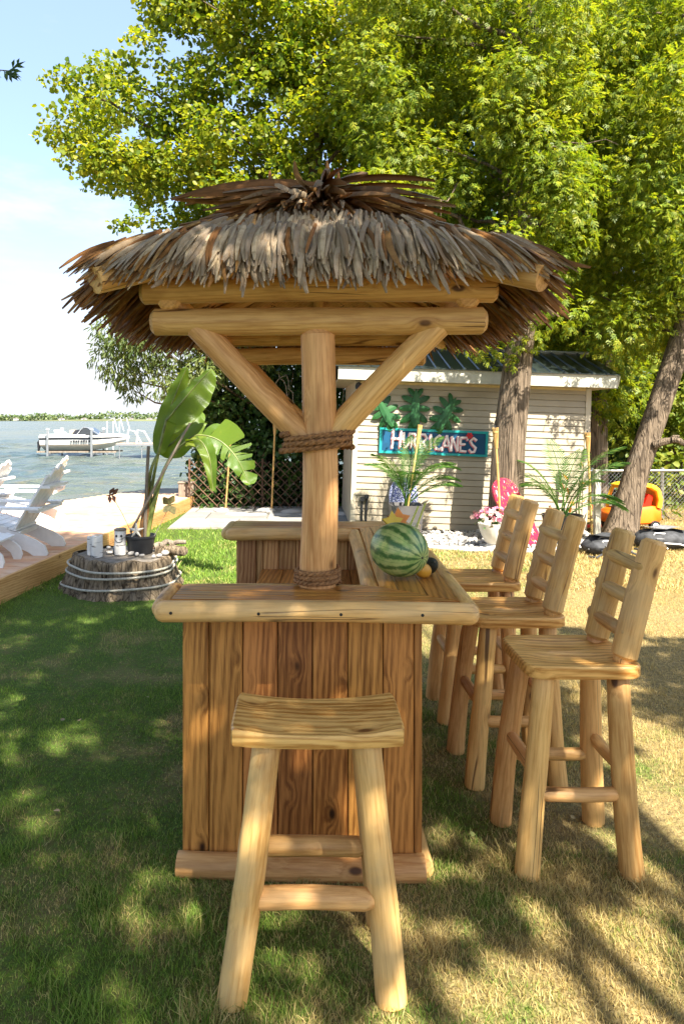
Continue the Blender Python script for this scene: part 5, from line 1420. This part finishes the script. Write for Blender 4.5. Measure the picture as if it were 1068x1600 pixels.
def blade(mid, wA, dA, wB, dB, tears=0, seed=0, droop=.12, n=36, ns=5, peak=.42):
    """leaf blade along the mid rib, wA / wB half widths, dA / dB spread directions"""
    rr = random.Random(seed); mp = bezier_path([p - BO for p in mid], n); v, f, uv = [], [], []
    def wid(t): return math.sin(math.pi * t ** (.75)) ** .6 * (1 - .15 * t) if 0 < t < 1 else 0
    for (w, d, sg) in ((wA, dA, 1), (wB, dB, -1)):
        d = Vector(d)
        cuts = sorted(rr.sample(range(3, n - 2), tears)) if tears else []
        segs = []; a = 0
        for c in cuts + [n]: segs.append((a, c)); a = c
        for (a, c) in segs:
            sag = rr.uniform(-.12, .25) if tears else 0; sk = rr.uniform(-.12, .2) if tears else 0; ln = rr.uniform(.82, 1.05) if tears else 1
            b = len(v)
            for i in range(a, c + 1):
                t = i / n; tan = (mp[min(n, i + 1)] - mp[max(0, i - 1)]).normalized(); dd = (d - tan * d.dot(tan)).normalized()
                gap = 0
                if tears and (i == a or i == c) and 0 < i < n: gap = 1
                for j in range(ns + 1):
                    s = j / ns; q = w * wid(t) * ln * (s if not gap else s * .96)
                    p = mp[i] + dd * q + tan * (q * .35 + sk * q * s) + Vector((0, 0, -1)) * (droop + sag) * q * s * 1.6
                    if gap: p += tan * (.35 * w * s * .22) * (1 if i == a else -1)
                    p += Vector((0, -1, .5)) * .012 * math.sin(t * 26 + s * 2 + seed) * s
                    v.append(tuple(p)); uv.append((s * sg * .5 + .5, t * 4))
            for i in range(c - a):
                for j in range(ns):
                    q = b + i * (ns + 1) + j; f.append((q, q + 1, q + ns + 2, q + ns + 1))
    me = bpy.data.meshes.new('leaf'); me.from_pydata(v, [], f); me.materials.append(M['banana'])
    ul = me.uv_layers.new(name='UVMap'); li = np.zeros(len(me.loops), np.int32); me.loops.foreach_get('vertex_index', li)
    ul.data.foreach_set('uv', np.array(uv, np.float32)[li].ravel())
    me.polygons.foreach_set('use_smooth', [True] * len(me.polygons))
    o = bpy.data.objects.new('leaf', me); link(o, BN)
    rb = MB().tube(mp, [.010 * (1 - .8 * i / n) + .0015 for i in range(n + 1)], 6).build('midrib', M['banana_stem'], o, True)
    return o
def A(px_, py_, Y=6.76): return at(px_, py_, Y)
blade([A(246, 712, 6.85), A(258, 660, 6.88), A(276, 612, 6.88), A(292, 573, 6.85)], .12, (.8, .3, .1), .11, (-.9, .2, .2), 0, 1, .05, peak=.5)
blade([A(260, 657, 6.68), A(284, 628, 6.66), A(308, 600, 6.66), A(331, 576, 6.68)], .215, (.75, -.1, -.65), .085, (-.5, .3, .8), 0, 2, .10)
blade([A(247, 708, 6.95), A(272, 690, 7.0), A(296, 665, 7.05), A(316, 643, 7.1)], .14, (-.3, .3, .9), .17, (.5, -.2, -.8), 0, 3, .10)
blade([A(290, 690, 6.7), A(312, 688, 6.6), A(327, 715, 6.52), A(333, 768, 6.5)], .10, (-.85, -.2, .0), .11, (.9, -.2, .1), 1, 4, .05)
blade([A(285, 694, 6.8), A(308, 680, 6.8), A(342, 688, 6.78), A(370, 716, 6.74), A(390, 758, 6.72)], .27, (.35, .25, .85), .15, (-.35, -.6, -.75), 8, 5, .06)
for (pth, r0) in (([A(224, 845), A(228, 790), A(236, 735), A(247, 708, 6.85)], .022), ([A(226, 845), A(233, 790), A(243, 730, 6.72), A(260, 657, 6.68)], .02), ([A(222, 845), A(229, 800), A(240, 745), A(248, 708, 6.9)], .02), ([A(228, 848), A(240, 790), A(256, 735), A(278, 702), A(290, 691)], .021), ([A(228, 846), A(236, 796), A(252, 745), A(270, 708), A(286, 694)], .019)):
    pp_ = bezier_path([p - BO for p in pth], 16); MB().tube(pp_, [r0 * (1.25 - .75 * i / 16) for i in range(17)], 9).build('stalk', M['banana_stem'], BN, True)
MB().tube([A(222, 848) - BO, A(228, 800) - BO, A(233, 760) - BO], [.045, .04, .02], 10).build('trunk', paint('dry_banana_sheath', lin('8a6238'), .85, .3, 14, .4), BN, True)
s1 = log('stake', A(226, 846, 6.72), A(232, 697, 6.72), .017, .016, 'grey_wood', None, 'flat', 10); tag(s1, 'upright weathered grey stake tied beside the banana plant', 'stake')
s2 = log('stake', A(204, 832, 6.66), A(297, 661, 6.60), .013, .011, 'grey_wood', None, 'flat', 10); tag(s2, 'slanting grey brown stake leaning behind the torn banana leaf', 'stake')
M['wire'] = paint('thin_wire', (.25, .22, .18), .5)
def insect(label, kind, base, tip, mat):
    b, t_ = Vector(base), Vector(tip); t = thing('garden_ornament', label, 'garden ornament', b)
    MB().tube([(0, 0, 0), tuple((t_ - b) * .5 + Vector((.004, 0, .01))), tuple(t_ - b)], .003, 5).build('wire', M['wire'], t, True)
    e = t_ - b
    MB().tube([e + Vector((-.05, 0, -.012)), e, e + Vector((.05, 0, .012))], [.004, .009, .005], 7).build('body', mat, t, True)
    if kind == 'dragonfly': ws = [((-.02, 0), (.03, .09)), ((.01, 0), (.07, .08)), ((-.02, 0), (.0, -.09)), ((.01, 0), (.05, -.08))]
    else: ws = [((-.01, 0), (.03, .12)), ((.0, .0), (-.07, .09)), ((-.01, 0), (.06, -.10)), ((.0, 0), (-.05, -.09))]
    for (a, c) in ws:
        c3 = e + Vector((c[0], -.03, c[1] * .8)); a3 = e + Vector((a[0], 0, a[1])); m_ = (a3 + c3) / 2; pr = Vector((c[1], 0, -c[0])).normalized() * (.022 if kind == 'dragonfly' else .042)
        mb = MB(); mb.v = [tuple(a3), tuple(m_ + pr), tuple(c3 + pr * .5), tuple(c3), tuple(m_ - pr)]; mb.f = [(0, 1, 2, 3, 4)]; mb.build('wing', mat, t)
insect('brown dragonfly on a thin wire over the left of the stump', 'dragonfly', A(206, 833, 6.7), A(174, 773, 6.6), paint('rust_brown', (.16, .07, .04), .7))
insect('olive butterfly on a thin wire right of the black pot', 'butterfly', A(241, 838, 6.72), A(266, 789, 6.7), paint('olive_metal', (.22, .19, .07), .6, .3, 30))
sf = thing('starfish', 'white starfish leaning on the plants in the black pot', 'starfish', A(213, 829, 6.63))
for i in range(5):
    a = R(90 + 72 * i); MB().tube([(0, 0, 0), (.035 * math.cos(a), -.006, .035 * math.sin(a)), (.075 * math.cos(a), 0, .075 * math.sin(a))], [.018, .013, .004], 7).build('arm', paint('starfish_white', (.62, .58, .5), .8) if i == 0 else bpy.data.materials['starfish_white'], sf, True)

# ------------------------------------------------------------------ adirondack chairs on the deck
AD = thing('adirondack_chair', 'white adirondack chair nearest the stump, shown from behind', 'adirondack chair', (-2.66, 7.15, DZ), group='white adirondack chairs on the deck')
def side_prism(name, poly, y0, y1, parent): return MB().prism(poly, lambda p: (p[0], y0, p[1]), lambda p: (p[0], y1, p[1])).build(name, M['white_paint'], parent)
AW = .56
for y in (0, AW - .028):
    side_prism('stringer', [(0, 0), (.012, .02), (-.02, .10), (-.12, .165), (-.3, .24), (-.5, .30), (-.86, .39), (-.88, .33), (-.84, .27), (-.5, .17), (-.2, .04), (-.14, 0)], y, y + .028, AD)
    side_prism('front_leg', [(-.84, 0), (-.74, 0), (-.74, .50), (-.84, .50)], y - .03 if y == 0 else y + .028, y - .002 if y == 0 else y + .056, AD)
    side_prism('arm', [(-.96, .50), (-.05, .485), (-.05, .508), (-.96, .524)], (y - .10) if y == 0 else y - .01, (y + .04) if y == 0 else y + .13, AD)
    side_prism('arm_bracket', [(-.745, .50), (-.65, .497), (-.745, .36)], y - .03 if y == 0 else y + .03, y - .005 if y == 0 else y + .054, AD)
for i in range(6):
    x = -.84 + i * .088; z = .385 - (x + .86) * .24
    side_prism('seat_slat', [(x, z), (x + .08, z - .019), (x + .08, z + .001), (x, z + .02)], -.004, AW + .004, AD)
dx, dz = .42, .68; L = math.hypot(dx, dz); ux, uz = dx / L, dz / L
for i, ln in enumerate((.72, .80, .84, .80, .72)):
    y0 = .02 + i * .106
    side_prism('back_slat', [(-.37, .22), (-.37 - uz * .022, .22 + ux * .022), (-.37 - uz * .022 + ux * ln, .22 + ux * .022 + uz * ln), (-.37 + ux * (ln - .02), .22 + uz * (ln - .02))], y0, y0 + .096, AD)
side_prism('back_rail', [(-.37 + ux * .60, .22 + uz * .60), (-.37 + ux * .60 + .09, .22 + uz * .60 - .0), (-.37 + ux * .60 + .09, .22 + uz * .60 - .028), (-.37 + ux * .60 - .02, .22 + uz * .60 - .03)], .0, AW, AD)
side_prism('back_rail', [(-.16, .484), (-.05, .483), (-.05, .456), (-.18, .456)], -.05, AW + .05, AD)
side_prism('back_rail', [(-.36, .2), (-.30, .2), (-.28, .25), (-.34, .25)], .03, AW - .03, AD)
for (x, y, rz, lab) in ((-3.16, 8.9, .12, 'sunlit white adirondack chair farther along the deck, behind the nearest one'), (-3.52, 7.85, .05, 'white adirondack chair at the left edge, only its back top showing')):
    c = copy_tree(AD); c.location = (x, y, DZ); c.rotation_euler = (0, 0, rz); c['label'] = lab
FR = thing('footrest', 'white curved wooden footrest at the left edge of the deck', 'footrest', (-2.86, 6.55, DZ))
for y in (0, .42):
    side_prism('stringer', [(0, 0), (.014, .05), (-.005, .12), (-.07, .18), (-.2, .235), (-.42, .26), (-.42, .19), (-.2, .15), (-.1, .07), (-.07, 0)], y, y + .028, FR)
    side_prism('leg', [(-.44, 0), (-.36, 0), (-.36, .25), (-.44, .25)], y + .03, y + .056, FR)
for i in range(4): side_prism('slat', [(-.42 + i * .09, .262 - i * .004), (-.34 + i * .09, .262 - i * .012), (-.34 + i * .09, .28 - i * .012), (-.42 + i * .09, .28 - i * .004)], -.01, .46, FR)

# ------------------------------------------------------------------ motor boat on its lift, dock
BT = thing('motorboat', 'white motorboat with a dark side stripe raised on a lift in the lake', 'motorboat', (-17.1, 45.6, -.42))
M['hull'] = paint('white_gelcoat', (.76, .75, .72), .25, .05, 2, spec=.6); M['navy'] = paint('dark_stripe', (.03, .032, .04), .3); M['tan'] = paint('tan_stripe', (.42, .33, .24), .4)
def hb(t): return 1.05 * (1 - max(0, (t - .45) / .55) ** 2.2) if t < 1 else 0.0
def sheer(t): return .98 + .05 * math.sin(math.pi * t) - .02 * t
def keel(t): return .0 + (.0 if t < .5 else ((t - .5) / .5) ** 2.2 * .80)
def hull_ring(t):
    x = 5.7 * t; b = max(.02, hb(t)); s_, k_ = sheer(t), keel(t); c = k_ + (s_ - k_) * .36
    return [(x, 0, k_), (x, -b * .80, c), (x, -b * .92, (c + s_) / 2), (x, -b, s_), (x, b, s_), (x, b * .92, (c + s_) / 2), (x, b * .80, c)]
MB().loft([hull_ring(t) for t in (0, .02, .15, .3, .45, .6, .72, .82, .9, .96, .995)]).build('hull', M['hull'], BT, True, 40)
def band(name, f0, f1, mat, t0=0.0, t1=.985):
    mb = MB()
    for sg in (-1, 1):
        a_, b_ = [], []
        for i in range(25):
            t = t0 + (t1 - t0) * i / 24; r = hull_ring(t)
            def pt(f):
                c, m_, s_ = Vector(r[1]), Vector(r[2]), Vector(r[3])
                p = c.lerp(m_, f / .5) if f < .5 else m_.lerp(s_, (f - .5) / .5)
                return (p.x, (p.y - .012) * (1 if sg < 0 else -1), p.z)
            a_.append(pt(f0)); b_.append(pt(f1))
        mb.loft([a_, b_], closed=False)
    return mb.build(name, mat, BT, True)
band('dark_stripe', .58, .78, M['navy']); band('lower_stripe', .0, .07, M['tan'], 0, .8)
glyphs = MB()
for i in range(9):
    x = 2.05 + i * .165; r = hull_ring(x / 5.7); c = Vector(r[1]).lerp(Vector(r[2]), .72); h = .13
    glyphs.box(x, x + (.12 if i % 3 else .09), c.y - .05, c.y - .012, c.z - .04, c.z + h - .05 + (i % 2) * .012)
tag(glyphs.build('hull_lettering', M['navy'], BT), kind='stuff')
MB().loft([[(x, -hb(x / 5.7) * k, z), (x, 0, z + .06), (x, hb(x / 5.7) * k, z)] for x, z, k in ((3.5, 1.04, .93), (4.2, 1.06, .92), (4.9, 1.05, .88), (5.5, 1.0, .7))], closed=False).build('foredeck', M['hull'], BT, True)
MB().box(.05, 3.0, -.98, .98, 1.0, 1.06).build('cockpit_rim', M['hull'], BT)
for x in (.9, 1.9): MB().prism([(x, 1.05), (x + .5, 1.05), (x + .05, 1.36), (x - .06, 1.36)], lambda p: (p[0], -.6, p[1]), lambda p: (p[0], .6, p[1])).build('seat_back', M['hull'] if x < 1 else M['tan'], BT)
gl = NT('smoked_glass'); M['glass'] = gl.done(gl.bsdf((.03, .035, .04), .08, None, .7))
MB().prism([(2.55, 1.06), (3.75, 1.06), (3.1, 1.50), (2.85, 1.52)], lambda p: (p[0], -.86, p[1]), lambda p: (p[0], .86, p[1])).build('windscreen', M['glass'], BT)
MB().tube([(2.45, -.88, 1.08), (2.82, -.86, 1.54), (3.12, -.84, 1.53), (3.85, -.80, 1.08)], .03, 6).build('windscreen_frame', M['steel'], BT, True)
MB().prism([(2.1, 1.08), (2.75, 1.08), (2.9, 1.42), (2.3, 1.36)], lambda p: (p[0], -.8, p[1]), lambda p: (p[0], .8, p[1])).build('folded_cover', M['navy'], BT)
MB().tube([(-.1, 0, .75), (-.35, 0, .5), (-.4, 0, -.05)], [.18, .16, .06], 8).build('stern_drive', M['black'], BT, True)
LFT = thing('boat_lift', 'metal boat lift frame standing in the lake under the motorboat', 'boat lift', (-17.1, 45.6, -.8))
for x in (.7, 3.55):
    for y in (-1.35, 1.35):
        MB().box(x - .06, x + .06, y - .06, y + .06, -1.2, 1.72).build('post', M['steel'], LFT); MB().lathe([(.07, 0), (.11, .04), (.11, .1), (.04, .14)], 10, (x, y, 1.72)).build('post_cap', M['white_paint'], LFT)
for y in (-.8, .8): MB().box(-.2, 5.0, y - .07, y + .07, .26, .36).build('bunk_rail', M['grey_wood'], LFT)
for x in (.7, 3.55): MB().box(x - .05, x + .05, -1.4, 1.4, .14, .25).build('cross_beam', M['steel'], LFT)
for x in (4.4, 4.9): MB().box(x - .04, x + .04, -.85, -.77, -1.2, .26).build('leg', M['steel'], LFT)
DK = thing('dock', 'long pale wooden dock on thin posts, right of the motorboat', 'dock', (-11.6, 43.5, -.8))
for i in range(30): MB().box(i * .25, i * .25 + .24, -.6, .6, .88, .93).build('plank', M['deck'], DK)
MB().box(-.02, 7.5, -.63, -.602, .78, .90).build('side_beam', M['steel'], DK)
for x in (.2, 1.6, 2.7, 4.2, 5.6, 7.2): MB().tube([(x, -.55, -1.0), (x, -.55, .88)], .035, 8).build('post', M['steel'], DK, True)
for x in (.6, 1.2): MB().tube([(x, -.2, .93), (x + .05, -.2, 1.75), (x + .45, -.2, 1.70), (x + .9, -.2, .93)], .05, 6).build('rail', M['white_paint'], DK, True)
tr = thing('mooring_frame', 'white tubular frame standing behind the bow of the motorboat', 'frame', (-13.9, 49, -.8))
for x in (0, .45, .9): MB().tube([(x, 0, -1), (x, 0, 2.3), (x + .5, 0, 2.55), (x + .75, 0, 1.6)], .032, 6).build('tube', M['white_paint'], tr, True)

# ------------------------------------------------------------------ fruit and drinks on the counter
def melon_mat():
    t = NT('watermelon_rind'); v = t.n('ShaderNodeTexCoord').outputs['Object']
    g = t.n('ShaderNodeTexGradient', _gradient_type='RADIAL'); t.l(v, g.inputs['Vector'])
    n1 = t.noise(v, 11, 5, .65); n2 = t.noise(v, 38, 4, .6)
    ph = t.math('ADD', t.math('MULTIPLY', g.outputs['Fac'], 12 * 2 * math.pi), t.math('MULTIPLY', t.math('SUBTRACT', n1, .5), 7.0))
    s = t.math('ADD', t.math('SINE', ph), t.math('MULTIPLY', t.math('SUBTRACT', n2, .5), 2.6))
    fine = t.math('SINE', t.math('MULTIPLY', g.outputs['Fac'], 36 * 2 * math.pi))
    pale = t.mixc(t.rng(n2, .35, .65), (.40, .46, .17), (.23, .35, .10))
    c = t.mixc(t.rng(s, -.25, 1.0), pale, (.045, .125, .03))
    c = t.mixc(t.math('MULTIPLY', t.rng(fine, .9, 1.0), .5), c, (.03, .09, .02))
    return t.done(t.bsdf(c, .33, t.bump(n1, .06, .004), .5))
wm = thing('watermelon', 'large striped watermelon lying on the bar counter', 'watermelon', (.383, 2.665, 1.141))
prof = [(.104 * math.sin(math.pi * i / 28) + .0005, -.120 * math.cos(math.pi * i / 28)) for i in range(29)]; prof[-1] = (.0005, .1165); prof[-2] = (.010, .1185)
b = MB().lathe(prof, 48).build('rind', melon_mat(), wm, True, None); ax = Vector((.62, -.76, -.12)); place(b, (0, 0, 0), ax, (0, .2, 1))
sc = MB().lathe([(.0055, -.001), (.005, .002), (.001, .003)], 10).build('blossom_scar', M['black'], wm); place(sc, ax.normalized() * .1165, ax)
def fruit(name, lab, cat, loc, r, sz, mat, tilt=(0, 0, 0)):
    pr = [(r * math.sin(math.pi * i / 14) * (1 - .22 * (i / 14) ** 1.5) + .0004, -sz * math.cos(math.pi * i / 14)) for i in range(15)]
    t = thing(name, lab, cat, loc, tilt)
    MB().lathe(pr, 22).build('skin', mat, t, True, None)
    MB().lathe([(.004, sz * .97), (.003, sz * 1.06), (.001, sz * 1.07)], 8).build('stem', M['grey_wood'], t); return t
fruit('avocado', 'dark bumpy avocado beside the watermelon on the counter', 'avocado', (.515, 2.735, 1.03 + .034), .034, .046, paint('avocado_skin', (.02, .025, .016), .4, .3, 60, .5), (R(60), 0, R(20)))
fruit('mango', 'yellow orange fruit tucked between the watermelon and the avocado', 'fruit', (.474, 2.665, 1.03 + .031), .031, .038, paint('mango_skin', (.62, .30, .03), .4, .15, 12), (R(70), 0, R(-60)))
gm = NT('clear_glass'); M['clear'] = gm.done(gm.bsdf((.9, .95, .9), .03, None, .5, 0, .92))
def drink(lab, x, y, liquid):
    t = thing('drinking_glass', lab, 'glass', (x, y, 1.031))
    MB().lathe([(.001, 0), (.030, 0), (.036, .145), (.0335, .145), (.028, .008), (.001, .008)], 22).build('glass', M['clear'], t, True, 40)
    MB().lathe([(.001, .009), (.0275, .009), (.0325, .12), (.001, .12)], 20).build('drink', liquid, t, True, 40); return t
M['lime'] = paint('lime_drink', (.25, .42, .14), .2, .2, 30)
drink('tumbler of green drink with two straws, behind the watermelon', .505, 3.09, M['lime'])
M['straw'] = paint('yellow_green_straw', (.55, .62, .14), .4, .05)
for (a, c, lab) in (((634, 836), (653, 791), 'yellow green straw, left of the pair behind the watermelon'), ((645, 838), (664, 786), 'yellow green straw, right of the pair behind the watermelon')):
    p0, p1 = at(*a, 3.08), at(*c, 3.06); o = MB().tube([tuple(Vector((0, 0, 0))), tuple(p1 - p0)], .0045, 8).build('straw', M['straw'], None, True, 40, tuple(p0)); tag(o, lab, 'straw')
d1 = drink('short tumbler hidden behind the watermelon with a yellow star fruit slice', .395, 2.96, paint('yellow_drink', (.6, .42, .05), .2)); d2 = drink('tumbler behind the watermelon topped with an orange blossom', .452, 3.03, paint('orange_drink', (.6, .25, .04), .2))
for d, mt, r in ((d1, paint('star_fruit', (.72, .50, .04), .4, .1), .05), (d2, paint('orange_petal', (.72, .25, .03), .5, .15), .055)):
    mb = MB(); star = []
    for i in range(10):
        a = 2 * math.pi * i / 10 + .3; q = r if i % 2 == 0 else r * .55; star.append((q * math.cos(a), q * math.sin(a)))
    mb.prism(star, lambda p: (p[0], -.006, p[1]), lambda p: (p[0], .006, p[1])); o = mb.build('garnish', mt, d); o.location = (.0 if d is d1 else -.02, -.02, .175); o.rotation_euler = (R(-20), 0, R(15))

# ------------------------------------------------------------------ grass
def grass_points(Y0, Y1, dens, x0f, x1f):
    n = int(dens * (Y1 - Y0) * (x1f - x0f) * (Y0 + Y1) / 2)
    Y = np.sqrt(RNG.random(n) * (Y1 ** 2 - Y0 ** 2) + Y0 ** 2); X = (x0f + (x1f - x0f) * RNG.random(n)) * Y
    return np.stack([X, Y], -1)
def not_under(p):
    k = np.ones(len(p), bool); X, Y = p[:, 0], p[:, 1]
    u = X - .03 * (Y - 2.5); vv = Y - 2.5
    k &= ~((u > -.41) & (u < .42) & (vv > .02) & (vv < 1.46))
    k &= ~((X < deck_right(Y) + .02) & (Y > 5.15))
    k &= ~(((X + 1.72) / .60) ** 2 + ((Y - 6.72) / .55) ** 2 < .9)
    k &= ~((X > -2.05) & (X < 2.5) & (Y > 10.2))
    k &= ~in_poly(X, Y, gpoly); k &= ~((X > .68) & (X < 4.2) & (Y > 9.85))
    k &= in_poly(X, Y, lawn_poly)
    return p[k]
def grass(pts, h, w, name, lab):
    pts = not_under(pts); n = len(pts)
    az = RNG.random(n) * 2 * np.pi; lean = np.abs(RNG.normal(size=n)) * .55 + .15; hh = h * (.45 + .9 * RNG.random(n))
    patch = .75 + .35 * np.sin(pts[:, 0] * 3.1 + 1.3 * np.sin(pts[:, 1] * 2.3)) * np.sin(pts[:, 1] * 2.7 + 1.1 * np.sin(pts[:, 0] * 1.9)); hh *= patch * (1 + .9 * (np.sin(pts[:, 0] * 9.7 + 2.1 * np.sin(pts[:, 1] * 6.1)) * np.sin(pts[:, 1] * 8.3 + 1.7 * np.sin(pts[:, 0] * 7.7)) > .72))
    tip = np.stack([np.cos(az) * lean * hh, np.sin(az) * lean * hh, hh], -1); base = np.concatenate([pts, np.full((n, 1), -.004)], 1)
    a2 = RNG.random(n) * 2 * np.pi; wv = np.stack([np.cos(a2), np.sin(a2), np.zeros(n)], -1) * w * .5
    mid = base + tip * np.array([.38, .38, .58])
    V = np.stack([base - wv, base + wv, mid + wv * .85, mid - wv * .85, base + tip + wv * .15, base + tip - wv * .15], 1)
    i = np.arange(n)[:, None] * 6
    Fc = np.concatenate([i + np.array([0, 1, 2, 3]), i + np.array([3, 2, 4, 5])], 1).reshape(-1, 4)
    o = bpy.data.objects.new(name, fastmesh(name, V.reshape(-1, 3), Fc, M['grass'])); link(o); tag(o, lab, kind='stuff')
grass(np.concatenate([grass_points(1.25, 2.6, 24000, -.62, .74), grass_points(2.6, 4.2, 12000, -.58, .70), grass_points(4.2, 6.5, 5200, -.55, .68)]), .026, .0025, 'grass', 'short patchy lawn grass round the bar')
grass(np.concatenate([grass_points(6.5, 9.2, 1900, -.5, .68), grass_points(9.2, 13.5, 700, -.4, .75)]), .045, .009, 'far_grass', 'sunlit lawn grass farther back')
# dry fallen leaves
q = grass_points(1.8, 6, 30, -.4, .6); q = not_under(q)[:24]; n = len(q)
o = scatter('fallen_leaves', LEAF_V, LEAF_F, np.concatenate([q, np.full((n, 1), .028)], 1), np.concatenate([RNG.normal(size=(n, 2)), RNG.normal(size=(n, 1)) * .2], 1), np.tile([0, 0, 1.], (n, 1)) + .4 * RNG.normal(size=(n, 3)), .016 + .016 * RNG.random(n), leafmat('dry_leaf', [(.20, .14, .07), (.32, .26, .15), (.20, .23, .07)], .2))
tag(o, 'few dry fallen leaves on the lawn', kind='stuff')
